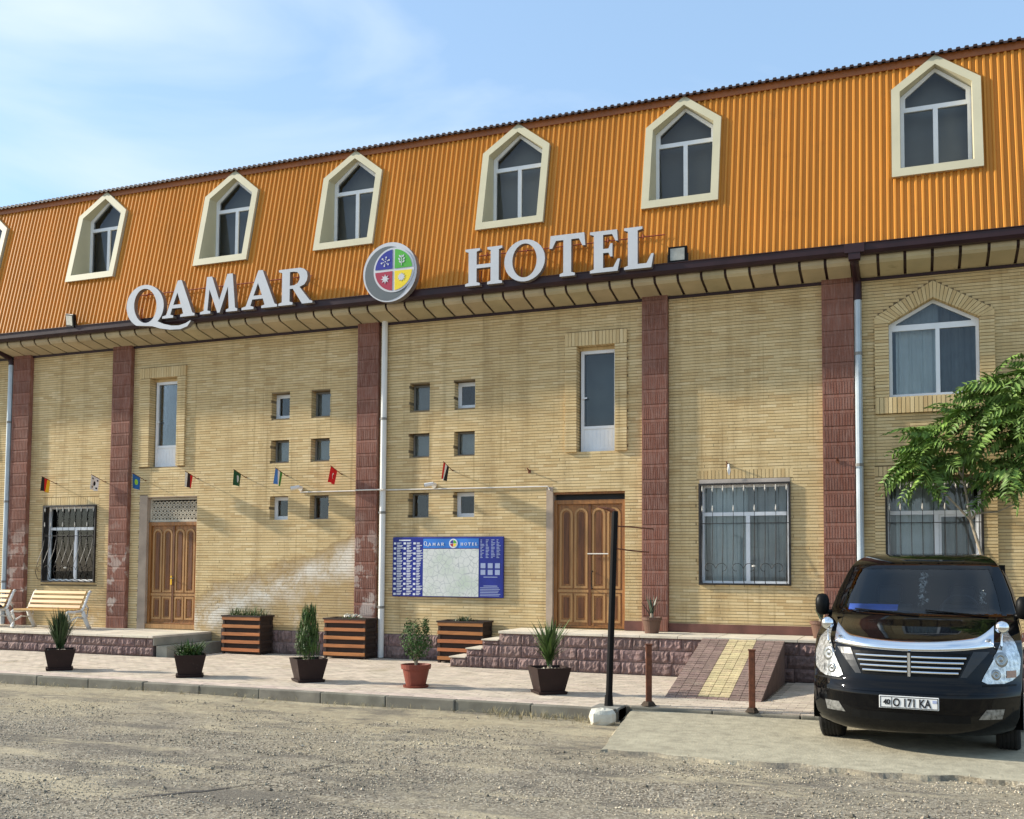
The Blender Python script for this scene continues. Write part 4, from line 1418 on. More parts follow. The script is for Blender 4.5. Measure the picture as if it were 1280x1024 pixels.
# wheelchair ramp
RX0, RX1, RYB = -3.00, -1.775, -3.66
ramp_ = thing('ramp', 'sloping access ramp paved purple with a yellow middle band', 'ramp', ((RX0 + RX1) / 2, -2.4, PZ))
def _ramp():
    mb = MB()
    zb, ztp = PZ + 0.004, T2Z - 0.02
    vs_ = []
    for x_ in (RX0, RX1):
        vs_ += [(x_, RYB, 0.1), (x_, RYB, zb - 0.01), (x_, T2Y - 0.02, ztp - 0.01), (x_, T2Y - 0.02, 0.1)]
    mb.add(vs_, [(0, 4, 5, 1), (1, 5, 6, 2), (0, 1, 2, 3), (7, 6, 5, 4)])
    mb.build('core', 'paver_purple')
    L = math.hypot(T2Y - 0.02 - RYB, ztp - zb)
    slope = math.atan2(ztp - zb, T2Y - 0.02 - RYB)
    wv_ = [(-0.5, -0.5), (-0.17, -0.5), (-0.1, -0.40), (0.1, -0.40), (0.17, -0.5), (0.5, -0.5), (0.5, 0.42), (0.17, 0.42), (0.1, 0.52), (-0.1, 0.52), (-0.17, 0.42), (-0.5, 0.42)]
    pm_ = {}
    for nm in ('paver_purple', 'paver_yellow'):
        b_ = MB()
        t_ = tessellate_polygon([[Vector((p[0], p[1], 0)) for p in wv_]])
        fl_ = []
        for t in t_:
            q = [wv_[i] for i in t]
            ar = (q[1][0] - q[0][0]) * (q[2][1] - q[0][1]) - (q[1][1] - q[0][1]) * (q[2][0] - q[0][0])
            fl_.append(t if ar > 0 else (t[0], t[2], t[1]))
        k_ = len(wv_)
        b_.add([(p[0], p[1], 0) for p in wv_], fl_)
        b_.add([(p[0], p[1], 0) for p in wv_] + [(p[0], p[1], -0.012) for p in wv_], [(i, k_ + i, k_ + (i + 1) % k_, (i + 1) % k_) for i in range(k_)])
        pm_[nm] = b_.mesh('paver', nm)
    rows_ = int(L / 0.094)
    rl = L / rows_
    cw = (RX1 - RX0) / 9
    for r_ in range(rows_):
        s = (r_ + 0.5) * rl
        yy, zz_ = RYB + s * math.cos(slope), zb + s * math.sin(slope)
        for k in range(9):
            yel = 3 <= k <= 5 and r_ > 0
            inst('paver', pm_['paver_yellow' if yel else 'paver_purple'], None, (RX0 + (k + 0.5) * cw, yy, zz_ + rnd.uniform(-.002, .0025)), (slope + rnd.uniform(-.015, .015), rnd.uniform(-.015, .015), 0), (cw - 0.007, rl * 0.90, 1))
world_parent(collect(_ramp), ramp_)

# ================================================================== roof sign
def ell(cx, cz, rx, rz, n=28, a0=0.0, a1=2 * math.pi, tilt=0.0):
    res = []
    for i in range(n):
        a = a0 + (a1 - a0) * i / (n if abs(a1 - a0) > 6.2 else n - 1)
        x_, z_ = rx * math.cos(a), rz * math.sin(a)
        res.append((cx + x_ * math.cos(tilt) - z_ * math.sin(tilt), cz + x_ * math.sin(tilt) + z_ * math.cos(tilt)))
    return res


GL = {
    'h': ([(0, 0), (.40, 0), (.40, .06), (.31, .09), (.31, .46), (.69, .46), (.69, .09), (.60, .06), (.60, 0), (1, 0), (1, .06), (.91, .09), (.91, .91), (1, .94), (1, 1), (.60, 1), (.60, .94), (.69, .91), (.69, .56), (.31, .56), (.31, .91), (.40, .94), (.40, 1), (0, 1), (0, .94), (.09, .91), (.09, .09), (0, .06)], []),
    'o': (ell(.5, .5, .5, .53), [ell(.5, .5, .30, .43)]),
    't': ([(.29, 0), (.71, 0), (.71, .06), (.61, .09), (.61, .88), (.82, .88), (.92, .70), (1, .70), (.97, 1.01), (.03, 1.01), (0, .70), (.08, .70), (.18, .88), (.39, .88), (.39, .09), (.29, .06)], []),
    'e': ([(0, 0), (.92, 0), (1, .29), (.92, .29), (.78, .10), (.44, .10), (.44, .46), (.62, .46), (.68, .36), (.75, .36), (.75, .68), (.68, .68), (.62, .56), (.44, .56), (.44, .90), (.74, .90), (.85, .73), (.93, .73), (.9, 1), (0, 1), (0, .94), (.13, .91), (.13, .09), (0, .06)], []),
    'l': ([(0, 0), (.92, 0), (1, .33), (.92, .33), (.76, .11), (.46, .11), (.46, .91), (.62, .94), (.62, 1), (0, 1), (0, .94), (.13, .91), (.13, .09), (0, .06)], []),
    'a': ([(0, 0), (.34, 0), (.34, .06), (.25, .09), (.30, .26), (.60, .26), (.65, .09), (.56, .06), (.56, 0), (1, 0), (1, .06), (.93, .09), (.58, 1.04), (.46, 1.04), (.12, .09), (0, .06)], [[(.335, .36), (.57, .36), (.455, .70)]]),
    'm': ([(0, 0), (.28, 0), (.28, .06), (.20, .09), (.245, .66), (.47, 0), (.53, 0), (.74, .68), (.775, .09), (.70, .06), (.70, 0), (1.0, 0), (1.0, .06), (.94, .09), (.86, 1.02), (.72, 1.02), (.515, .34), (.31, 1.0), (.17, 1.0), (.10, .09), (0, .06)], []),
    'r': ([(0, 0), (.42, 0), (.42, .06), (.33, .09), (.33, .44), (.42, .44), (.70, 0), (1.0, 0), (1.0, .05), (.92, .08), (.62, .47), (.76, .53), (.83, .63), (.85, .74), (.83, .86), (.76, .95), (.64, 1), (0, 1), (0, .94), (.10, .91), (.10, .09), (0, .06)], [[(.33, .53), (.46, .53), (.56, .58), (.61, .66), (.62, .74), (.60, .83), (.54, .89), (.44, .91), (.33, .91)]]),
}
# Q: ring with a long tail sweeping to the right
q_out = ell(.33, .50, .34, .54, 40, R(-52), R(238), 0.06)
q_out += [(.33, .005), (.47, -.02), (.62, -.10), (.80, -.155), (.98, -.165), (1.10, -.11), (1.155, .0), (1.155, .035), (1.07, -.03), (.95, -.07), (.82, -.055), (.68, .005)]
GL['q'] = (q_out, [ell(.335, .51, .205, .435, 28, tilt=0.06)])


def scaled(ch, x0, z0, w_, h_):
    o_, hs = GL[ch]
    f = lambda lp: [(x0 + p[0] * w_, z0 + p[1] * h_) for p in lp]
    return f(o_), [f(h) for h in hs]


sign = thing('roof_sign', 'large white raised letters QAMAR HOTEL along the roof edge', 'sign', (-9, -0.66, 6.75))
SY = -0.765
LET = [('q', -14.59, 6.56, 1.36, 0.80), ('a', -13.706, 6.671, 0.781, 0.702), ('m', -12.797, 6.676, 0.87, 0.721), ('a', -11.829, 6.676, 0.8, 0.702), ('r', -10.999, 6.681, 0.741, 0.682), ('h', -7.164, 6.676, 0.692, 0.652), ('o', -6.433, 6.681, 0.741, 0.682), ('t', -5.613, 6.676, 0.632, 0.702), ('e', -4.901, 6.676, 0.514, 0.692), ('l', -4.318, 6.676, 0.494, 0.692)]

def _sign():
    for ch, x0, z0, w_, h_ in LET:
        o_, hs = scaled(ch, x0, z0, w_, h_)
        MB().prism(o_, SY - 0.045, SY + 0.06, hs, mi=0, side=1, back=True).build('letter', ['letter', 'letter_side'])
    for (a, b_) in ((-14.6, -10.45), (-7.2, -3.7)):
        MB().tube([(a, -0.53, 7.28), (b_, -0.53, 7.28)], 0.011, 5).build('rail', 'sign_rail')
    for xx in (-14.3, -13.5, -12.45, -11.6, -10.75, -6.9, -6.15, -5.35, -4.7, -4.1):
        MB().tube([(xx, SY + 0.06, 6.95), (xx, SY + 0.06, 6.72)], 0.010, 5).build('bracket', 'sign_rail')
        MB().tube([(xx, -0.44, 7.36), (xx + 0.08, SY + 0.07, 7.2)], 0.009, 5).build('stay_rod', 'sign_rail')
world_parent(collect(_sign), sign)

logo = thing('round_emblem', 'round four-coloured emblem between the two words of the sign', 'emblem', (-8.72, -0.72, 6.6))
def _logo():
    cx, cz, r = -8.615, 7.065, 0.540
    y = -0.87
    MB().prism(ell(cx, cz, r, r, 48), y, y + 0.13, mi=0, side=1, back=True).build('drum', ['logo_white', 'letter_side'])
    # crescent: grey disc inside the white rim, offset inner circle
    MB().prism(ell(cx - 0.035, cz - 0.02, r - 0.075, r - 0.05, 48), y - 0.005, y - 0.0005).build('crescent', 'logo_grey')
    ix, iz, ir = cx + 0.085, cz + 0.03, 0.405
    MB().prism(ell(ix, iz, ir, ir, 44), y - 0.012, y - 0.0055).build('inner_disc', 'logo_white')
    q = 0.022
    for mt, a0, sx, sz_ in (('logo_green', 0, 1, 1), ('logo_blue', 90, -1, 1), ('logo_red', 180, -1, -1), ('logo_yellow', 270, 1, -1)):
        arc = [(ix + (ir - 0.035) * math.cos(R(a0 + t)), iz + (ir - 0.035) * math.sin(R(a0 + t))) for t in np.linspace(4, 86, 14)]
        pts = [(ix + sx * q, iz + sz_ * q)] + arc
        MB().prism(pts, y - 0.018, y - 0.0125).build('quadrant', mt)
    yi = y - 0.0235
    def star(cx_, cz_, r0, r1, n_, rot=0):
        return [(cx_ + (r0 if k % 2 == 0 else r1) * math.sin(rot + math.pi * k / n_), cz_ + (r0 if k % 2 == 0 else r1) * math.cos(rot + math.pi * k / n_)) for k in range(2 * n_)]
    sn = MB()
    scx, scz = ix - 0.165, iz + 0.16
    sn.prism(ell(scx, scz, 0.014, 0.014, 8), yi, yi + 0.005)
    for k in range(6):
        a = k * math.pi / 3 + 0.3
        for rr, s in ((0.045, 0.011), (0.078, 0.018)):
            sn.prism(ell(scx + rr * math.cos(a), scz + rr * math.sin(a), s, s, 6), yi, yi + 0.005)
    sn.build('snowflake', 'logo_white')
    lf = MB()
    for (dx_, dz_) in ((-0.03, 0.07), (0.03, 0.07), (-0.045, 0.02), (0.045, 0.02), (-0.03, -0.03), (0.04, -0.03)):
        lf.prism(ell(ix + 0.16 + dx_, iz + 0.16 + dz_, 0.028, 0.014, 8, tilt=0.8 if dx_ > 0 else 2.3), yi, yi + 0.005)
    lf.prism([(ix + 0.155, iz + 0.06), (ix + 0.165, iz + 0.06), (ix + 0.165, iz + 0.25), (ix + 0.155, iz + 0.25)], yi - 0.001, yi + 0.005)
    lf.build('sprig', 'logo_white')
    MB().prism(star(ix - 0.165, iz - 0.155, 0.09, 0.042, 8), yi, yi + 0.005).build('maple_leaf', 'logo_white')
    MB().prism(star(ix + 0.16, iz - 0.145, 0.078, 0.05, 10), yi, yi + 0.005).build('sun_symbol', 'logo_white')
world_parent(collect(_logo), logo)

# floodlights on the gutter
def floodlight(x, lab, tilt):
    t = thing('floodlight', lab, 'floodlight', (x, -0.66, 6.74), group='floodlights on the gutter')
    bd = MB().box(-0.155, 0.155, -0.035, 0.035, 0.0, 0.27).build('housing', 'black_plastic', t, bevel=0.01)
    MB().box(-0.115, 0.115, -0.042, -0.0355, 0.04, 0.235).build('lamp_face', 'flood_glass', t)
    MB().box(-0.17, -0.157, -0.01, 0.01, -0.03, 0.15).box(0.157, 0.17, -0.01, 0.01, -0.03, 0.15).box(-0.17, 0.17, -0.012, 0.012, -0.045, -0.0305).build('bracket', 'iron', t)
    t.rotation_euler = (tilt, 0, 0)
    return t
floodlight(-3.46, 'small floodlight on the gutter just right of the last letter', 0.0)
f1 = floodlight(-16.18, 'small floodlight on the gutter left of the letter Q', 0.25)
f1.rotation_euler = (0.2, 0.2, R(-15))

# ================================================================== information board
board = thing('information_board', 'blue hotel information board with a pale town map', 'sign', (-7.81, -0.03, 1.27))
def _board():
    bx0, bx1, bz0, bz1, y = -8.92, -6.715, 1.265, 2.355, -0.055
    W, H = bx1 - bx0, bz1 - bz0
    def px(u, v):                          # fractions of the board
        return bx0 + u * W, bz0 + (1 - v) * H
    MB().box(bx0, bx1, y, -0.004, bz0, bz1).build('panel', 'board_blue', bevel=0.01)
    def rect(mb, u0, u1, v0, v1, k=1):
        a, b1 = px(u0, v0)
        c_, d_ = px(u1, v1)
        mb.box(a, c_, y - 0.003 * k, y - 0.003 * (k - 1) - 0.0005, d_, b1)
    mb = MB(); rect(mb, 0.285, 0.785, 0.20, 0.985); mb.build('town_map', 'map')
    mb = MB(); rect(mb, 0.285, 0.785, 0.03, 0.185); mb.build('title_band', 'board_light_blue')
    # title
    tt = MB()
    def word(txt, u0, zt, h_, w_, gap, big=None):
        x_ = px(u0, 0)[0]
        zb = px(0, zt)[1]
        for ch in txt:
            ww = w_ * (1.15 if ch == 'm' else 0.8 if ch in 'le' else 1.0)
            hh = h_
            if ch == 'q':
                o_, hs = scaled('q', x_, zb, ww * 1.6, h_ * 1.45)
                ww = ww * 1.05
            else:
                o_, hs = scaled(ch, x_, zb, ww, hh)
            tt.prism(o_, y - 0.009, y - 0.0065, hs)
            x_ += ww + gap
    word('qamar', 0.292, 0.145, 0.052, 0.060, 0.024)
    word('hotel', 0.625, 0.145, 0.052, 0.052, 0.022)
    tt.build('title', 'board_white')
    lg = MB()
    cx_, cz_ = px(0.56, 0.11)
    lg.prism(ell(cx_, cz_, 0.085, 0.085, 24), y - 0.0095, y - 0.0065)
    lg.build('small_emblem', 'board_white')
    for mt, a0 in (('logo_green', 0), ('logo_blue', 90), ('logo_red', 180), ('logo_yellow', 270)):
        MB().prism([(cx_ + 0.004 * math.cos(R(a0 + 45)), cz_ + 0.004 * math.sin(R(a0 + 45)))] + [(cx_ + 0.062 * math.cos(R(a0 + t)), cz_ + 0.062 * math.sin(R(a0 + t))) for t in np.linspace(6, 84, 6)], y - 0.012, y - 0.0096).build('small_quadrant', mt)
    # legend: three columns of pictogram + lines
    ic, ln = MB(), MB()
    for c_ in range(3):
        for r_ in range(21):
            u = 0.012 + c_ * 0.091
            v = 0.09 + r_ * 0.0425
            if r_ % 2 == 0:
                rect(ic, u, u + 0.022, v, v + 0.034)
            wln = 0.030 + 0.028 * rnd.random()
            rect(ln, u + 0.030, u + 0.030 + wln, v + 0.004, v + 0.015)
            rect(ln, u + 0.030, u + 0.030 + wln * rnd.uniform(.5, 1), v + 0.021, v + 0.031)
    rect(ln, 0.06, 0.17, 0.045, 0.065)
    tag(ic.build('pictogram', 'board_white'), kind='stuff')
    tag(ln.build('text_line', 'board_white'), kind='stuff')
    l2 = MB()
    for c_ in range(4):
        for r_ in range(13):
            u = 0.80 + c_ * 0.047
            rect(l2, u, u + rnd.uniform(.012, .036), 0.05 + r_ * 0.024, 0.06 + r_ * 0.024)
    for r_ in range(6):
        rect(l2, 0.80, 0.80 + rnd.uniform(.14, .18), 0.83 + r_ * 0.026, 0.84 + r_ * 0.026)
    for v in (0.655, 0.80):
        rect(l2, 0.83, 0.95, v, v + 0.012)
    tag(l2.build('small_print', 'board_pale'), kind='stuff')
    for c_ in range(3):
        for r_ in range(2):
            u, v = 0.803 + c_ * 0.063, 0.435 + r_ * 0.108
            mb = MB(); rect(mb, u, u + 0.042, v, v + 0.082); mb.build('blank_tile', 'board_pale')
world_parent(collect(_board), board)

# ================================================================== flags on the wall
FLAGS = [
    (-17.14, 'small black, red and gold flag above the left barred window', ('flag_black', 'flag_red', 'flag_gold'), None),
    (-15.79, 'small white flag with a dark central emblem beside the second pilaster', ('flag_white',), 'trigram'),
    (-14.72, 'small blue flag with a yellow-green disc beside the second pilaster', ('flag_sky',), 'disc'),
    (-13.40, 'small white, dark and red flag below the left tall window', ('flag_white', 'flag_dark', 'flag_red'), None),
    (-12.24, 'small dark green flag with white marks left of the small windows', ('flag_green',), 'script'),
    (-11.28, 'small blue, white and green flag under a small window', ('flag_blue', 'flag_white', 'flag_leaf'), None),
    (-10.06, 'small red flag with a white crescent under a small window', ('flag_red',), 'crescent'),
    (-7.74, 'small red, white and black flag right of the white downpipe', ('flag_red', 'flag_white', 'flag_black'), None)]
for k, (fx, lab, cols, emb) in enumerate(FLAGS):
    t = thing('wall_flag', lab, 'flag', (fx, -0.002, 3.555), group='small flags along the facade')
    MB().tube([(0, 0, 0), (0, -0.40, 0.13)], 0.007, 6).lathe([(0.0, 0.0), (0.02, 0.0), (0.02, 0.02), (0.0, 0.02)], n=8).build('flagpole', 'wood_panel', t)
    # cloth hangs from the stick; seen edge-on from the front, its width runs along the stick
    y0_, y1_ = -0.39, -0.16
    nu, nv = 12, 6
    sway = rnd.uniform(-0.03, 0.03)
    def cloth(u, v):
        yv = y0_ + (y1_ - y0_) * u
        zt_ = 0.13 * yv / -0.40
        return (sway * v + 0.022 * v * math.sin(u * 7 + k) - 0.03 * v, yv + 0.015 * v * math.sin(u * 5), zt_ * (1 - 0.6 * v) - 0.004 - 0.22 * v)
    cm = MB()
    for j in range(nv):
        for i in range(nu):
            mi = min(len(cols) - 1, int(i * len(cols) / nu))
            cm.add([cloth(i / nu, j / nv), cloth((i + 1) / nu, j / nv), cloth((i + 1) / nu, (j + 1) / nv), cloth(i / nu, (j + 1) / nv)], [(0, 3, 2, 1)], mi)
    fl = cm.build('flag_cloth', list(cols), t, smooth=True)
    def patch_on(outline, mat, name):
        mb = MB()
        for s in (1, -1):
            vs_ = []
            for (u, v) in outline:
                p = cloth(u, v)
                vs_.append((p[0] + s * 0.004, p[1], p[2]))
            cu, cv = sum(p[0] for p in outline) / len(outline), sum(p[1] for p in outline) / len(outline)
            p = cloth(cu, cv)
            vs_.append((p[0] + s * 0.004, p[1], p[2]))
            m_ = len(outline)
            mb.add(vs_, [(i, (i + 1) % m_, m_) for i in range(m_)])
        mb.build(name, mat, fl)
    circ = lambda cu, cv, ru, rv_: [(cu + ru * math.cos(a), cv + rv_ * math.sin(a)) for a in np.linspace(0, 2 * math.pi, 13)[:-1]]
    if emb == 'disc':
        patch_on(circ(.5, .48, .2, .22), 'flag_lime', 'flag_disc')
    elif emb == 'trigram':
        patch_on(circ(.5, .5, .16, .17), 'flag_black', 'flag_disc')
        for (u, v) in ((.2, .2), (.8, .2), (.2, .8), (.8, .8)):
            patch_on([(u - .08, v - .06), (u + .08, v - .06), (u + .08, v + .06), (u - .08, v + .06)], 'flag_black', 'flag_mark')
    elif emb == 'script':
        for (u, v, h_) in ((.42, .5, .25), (.52, .45, .2), (.62, .5, .27)):
            patch_on([(u - .03, v - h_), (u + .03, v - h_), (u + .03, v + h_), (u - .03, v + h_)], 'flag_white', 'flag_mark')
    elif emb == 'crescent':
        pts = [(.5 + .2 * math.cos(a), .5 + .2 * math.sin(a)) for a in np.linspace(0.7, 5.6, 12)]
        pts += [(.56 + .14 * math.cos(a), .5 + .14 * math.sin(a)) for a in np.linspace(5.3, 1.0, 10)]
        for i in range(11):
            a, b_ = pts[i], pts[i + 1]
            j0, j1 = 21 - int(i * 9 / 11), 21 - int((i + 1) * 9 / 11)
            q = [a, b_, pts[min(21, j1)], pts[min(21, j0)]]
            patch_on(q, 'flag_white', 'flag_mark')
# empty flag sockets
for fx, lab in ((-6.25, 'empty flag socket on the wall left of the right tall window'), (-2.78, 'empty flag socket with a shred of white cloth above the curtained window'), (-1.06, 'empty flag socket on the ribbed pilaster beside the zinc pipe')):
    yb = -0.11 if fx == -1.06 else 0.0
    t = thing('flag_socket', lab, 'flag socket', (fx, yb, 3.50), group='empty flag sockets on the facade')
    MB().tube([(0, 0, 0), (-0.01, -0.10, 0.05)], 0.011, 6).box(-0.025, 0.025, -0.012, 0.0, -0.03, 0.03).build('socket', 'rust', t)
    if fx == -2.78:
        MB().add([(0, -0.05, 0.02), (0.03, -0.06, 0.02), (0.05, -0.05, -0.10), (0.02, -0.04, -0.18), (0.0, -0.06, -0.12)], [(0, 1, 2, 3, 4)]).build('cloth_shred', 'flag_white', t)

# security cameras
def cctv(x, z_, lab, a):
    t = thing('security_camera', lab, 'camera', (x, -0.02, z_), group='security cameras on the conduit')
    MB().lathe([(0.0, -0.01), (0.045, -0.01), (0.045, 0.02), (0.0, 0.02)], n=10).build('base', 'conduit', t).rotation_euler = (R(90), 0, 0)
    b_ = MB().tube([(0.05, -0.03, 0.02), (0.02, -0.10, 0.03), (-0.12, -0.16, 0.0)], [0.02, 0.036, 0.040], 10).build('camera_body', 'pipe_white', t)
    MB().tube([(-0.1205, -0.1605, 0.0), (-0.126, -0.163, -0.001)], 0.026, 8).build('lens', 'plate_black', t)
cctv(-10.95, 3.30, 'white security camera at the left end of the conduit', 0)
cctv(-8.10, 3.29, 'white security camera on the conduit right of the downpipe', 0)

# ================================================================== bench
def make_bench(loc, lab, w=1.46):
    t = thing('bench', lab, 'bench', loc, group='benches on the left terrace')
    for s in (0, 1):
        x = s * w
        e = MB()
        # cast-iron end: back post, seat arm, front scroll leg
        e.tube([(x, -0.02, 0.76), (x, -0.06, 0.72), (x, -0.20, 0.42), (x, -0.25, 0.36)], [0.03, 0.028, 0.028, 0.03], 8)
        e.tube([(x, -0.25, 0.36), (x, -0.45, 0.345), (x, -0.60, 0.355), (x, -0.645, 0.33), (x, -0.63, 0.29), (x, -0.60, 0.30)], 0.028, 8)
        e.tube([(x, -0.62, 0.30), (x, -0.56, 0.20), (x, -0.58, 0.10), (x, -0.63, 0.03), (x, -0.60, 0.0)], [0.028, 0.03, 0.03, 0.035, 0.04], 8)
        e.tube([(x, -0.22, 0.36), (x, -0.16, 0.22), (x, -0.08, 0.08), (x, -0.03, 0.0)], [0.04, 0.045, 0.04, 0.045], 8)
        e.tube([(x, -0.55, 0.16), (x, -0.38, 0.24), (x, -0.20, 0.22)], 0.018, 6)
        e.tube([(x, -0.16, 0.50), (x, -0.07, 0.42), (x, -0.10, 0.25), (x, -0.12, 0.2)], 0.020, 6)
        e.build('bench_end', 'bench_iron', t, smooth=True)
    for k in range(4):
        t_ = k / 3
        y, z_ = -0.215 + 0.145 * t_, 0.445 + 0.285 * t_
        sl = MB().box(0.03, w - 0.03, -0.014, 0.014, -0.036, 0.036).build('back_slat', 'bench_slat', t, bevel=0.006)
        sl.location = (0, y - 0.03, z_)
        sl.rotation_euler = (R(-27), 0, 0)
    for k in range(4):
        sl = MB().box(0.03, w - 0.03, -0.042, 0.042, -0.014, 0.014).build('seat_slat', 'bench_slat', t, bevel=0.006)
        sl.location = (0, -0.29 - k * 0.098, 0.385)
    return t
make_bench((-17.16, -0.40, T1Z), 'bench with yellow slats and white cast-iron ends on the terrace')
make_bench((-19.22, -0.40, T1Z), 'mostly hidden bench at the left edge with a white end', 1.46)
cl = MB()
for i in range(6):
    a0, a1 = i / 6, (i + 1) / 6
    cl.add([(-0.14 * math.cos(math.pi * a0), 0, 0.07 * math.sin(math.pi * a0)), (-0.14 * math.cos(math.pi * a1), 0, 0.07 * math.sin(math.pi * a1)), (-0.13 * math.cos(math.pi * a1), 0.35, 0.06 * math.sin(math.pi * a1)), (-0.13 * math.cos(math.pi * a0), 0.35, 0.06 * math.sin(math.pi * a0))], [(0, 1, 2, 3)])
cl.add([(-0.14 * math.cos(math.pi * i / 6), 0, 0.07 * math.sin(math.pi * i / 6)) for i in range(7)], [tuple(range(7))])
tag(cl.build('folded_cloth', 'cloth_navy', None, loc=(-17.95, -0.98, T1Z + 0.402)), 'dark blue folded cloth on the bench at the left edge', 'cloth')

# ================================================================== plants
def blades(mb, n_, h0, h1, spread, width, seed, base=(0, 0, 0), droop=0.25, r0=0.02):
    r2 = random.Random(seed)
    for i in range(n_):
        a = r2.uniform(0, 2 * math.pi)
        L = r2.uniform(h0, h1)
        lean = r2.uniform(0.0, spread)
        bx, by = base[0] + r0 * r2.uniform(-1, 1), base[1] + r0 * r2.uniform(-1, 1)
        bz = base[2] + r2.uniform(0, 0.06)
        w_ = width * r2.uniform(0.6, 1.2)
        px_, py_ = -math.sin(a), math.cos(a)
        vs_ = []
        for t in (0.0, 0.4, 0.75, 1.0):
            out_ = lean * t + droop * lean * t * t
            zz_ = L * t - 0.35 * droop * lean * t * t
            ww = w_ * (0.8 if t == 0 else 1.0 if t < 0.6 else 0.65 if t < 0.9 else 0.04)
            cx_, cy_ = bx + math.cos(a) * out_, by + math.sin(a) * out_
            vs_ += [(cx_ - px_ * ww, cy_ - py_ * ww, bz + zz_), (cx_ + px_ * ww, cy_ + py_ * ww, bz + zz_)]
        mb.add(vs_, [(0, 1, 3, 2), (2, 3, 5, 4), (4, 5, 7, 6)])
    return mb


def leafcloud(mb, n_, cx, cy, cz, rx, rz, size, seed, shell=0.35, cone=0.0, up=0.2):
    r2 = random.Random(seed)
    for i in range(n_):
        while True:
            p = Vector((r2.uniform(-1, 1), r2.uniform(-1, 1), r2.uniform(-1, 1)))
            if shell < p.length < 1 + 0.12 * math.sin(p.x * 9 + seed) * math.cos(p.z * 7):
                break
        k = 1 - cone * (p.z + 1) / 2
        c_ = Vector((cx + p.x * rx * k, cy + p.y * rx * k, cz + p.z * rz))
        nrm_ = (p + Vector((r2.uniform(-.6, .6), r2.uniform(-.6, .6), r2.uniform(-.3, .9) + up))).normalized()
        a = nrm_.cross(Vector((0, 0, 1)))
        a = a.normalized() if a.length > 1e-3 else Vector((1, 0, 0))
        b_ = nrm_.cross(a)
        ang_ = r2.uniform(0, 6.28)
        u = a * math.cos(ang_) + b_ * math.sin(ang_)
        v = nrm_.cross(u)
        s = size * r2.uniform(0.6, 1.3)
        mb.add([c_ - u * s, c_ - v * s * 0.42 + nrm_ * s * 0.12, c_ + u * s, c_ + v * s * 0.42 + nrm_ * s * 0.12], [(0, 1, 2), (0, 2, 3)])
    return mb


def square_pot(t, top=0.455, bot=0.33, h=0.335):
    mb = MB()
    mb.frustum4(bot, top, 0.035, h, skip_top=True)
    a, b_ = top / 2, top / 2 - 0.018
    mb.add([(-a, -a, h), (a, -a, h), (a, a, h), (-a, a, h), (-b_, -b_, h + .001), (b_, -b_, h + .001), (b_, b_, h + .001), (-b_, b_, h + .001)], [(0, 1, 5, 4), (1, 2, 6, 5), (2, 3, 7, 6), (3, 0, 4, 7)])
    mb.frustum4(2 * b_ - 0.02, 2 * b_, h - 0.06, h, skip_top=True)
    mb.build('pot', 'pot_brown', t)
    MB().frustum4(bot + 0.05, bot + 0.075, 0.0, 0.04).build('saucer', 'pot_brown', t, bevel=0.006)
    MB().box(-b_ + .012, b_ - .012, -b_ + .012, b_ - .012, h - 0.06, h - 0.035).build('soil', 'soil', t)
    r2 = random.Random(3)
    pb = MB()
    for i in range(26):
        x_, y_ = r2.uniform(-b_ * .85, b_ * .85), r2.uniform(-b_ * .85, b_ * .85)
        pb.add([(x_ + 0.018 * v_[0], y_ + 0.018 * v_[1], h - 0.03 + 0.018 * v_[2]) for v_ in octv.tolist()], octf)
    tag(pb.build('pebbles', 'cap', t), kind='stuff')


t = thing('potted_plant', 'dark upright grassy plant in a square brown pot before the bench', 'potted plant', (-12.63, -4.22, PZ), R(46), group='potted plants along the kerb')
square_pot(t)
mb = blades(MB(), 230, 0.30, 0.58, 0.19, 0.013, 1, (0, 0, 0.34), 0.35, 0.05)
blades(mb, 90, 0.38, 0.64, 0.12, 0.014, 2, (0, 0, 0.34), 0.3, 0.05).build('foliage', 'leaf_dark', t)
t = thing('potted_plant', 'low tufty plant in a square brown pot beside the grey step', 'potted plant', (-10.12, -4.18, PZ), R(39), group='potted plants along the kerb')
square_pot(t)
mb = blades(MB(), 160, 0.12, 0.25, 0.24, 0.009, 3, (0, 0, 0.29), 0.6, 0.14)
leafcloud(mb, 120, 0, 0, 0.36, 0.22, 0.09, 0.03, 4).build('foliage', 'leaf_box', t)
t = thing('potted_plant', 'columnar bright green conifer in a square brown pot', 'potted plant', (-8.16, -4.0, PZ), R(48), group='potted plants along the kerb')
square_pot(t)
mb = leafcloud(MB(), 2600, 0, 0, 0.70, 0.165, 0.41, 0.017, 5, 0.25, 0.42, 0.9)
leafcloud(mb, 500, -0.13, 0.03, 0.60, 0.08, 0.26, 0.016, 6, 0.2, 0.3, 0.9)
r3 = random.Random(77)
for k in range(420):
    a_ = r3.uniform(0, 2 * math.pi)
    h_ = r3.uniform(0.34, 0.98)
    rr = 0.155 * (1 - 0.55 * max(0, (h_ - 0.6) / 0.5)) * r3.uniform(0.5, 1.0)
    blades(mb, 2, 0.07, 0.16, 0.035, 0.006, 800 + k, (rr * math.cos(a_), rr * math.sin(a_), h_), 0.2, 0.012)
mb.build('foliage', 'leaf_thuja', t)
MB().tube([(0, 0, 0.28), (0, 0, 0.6)], 0.018, 6).build('stem', 'bark', t)
t = thing('potted_plant', 'bushy small-leaved shrub in a round terracotta pot', 'potted plant', (-6.42, -4.0, PZ), 0.0, group='potted plants along the kerb')
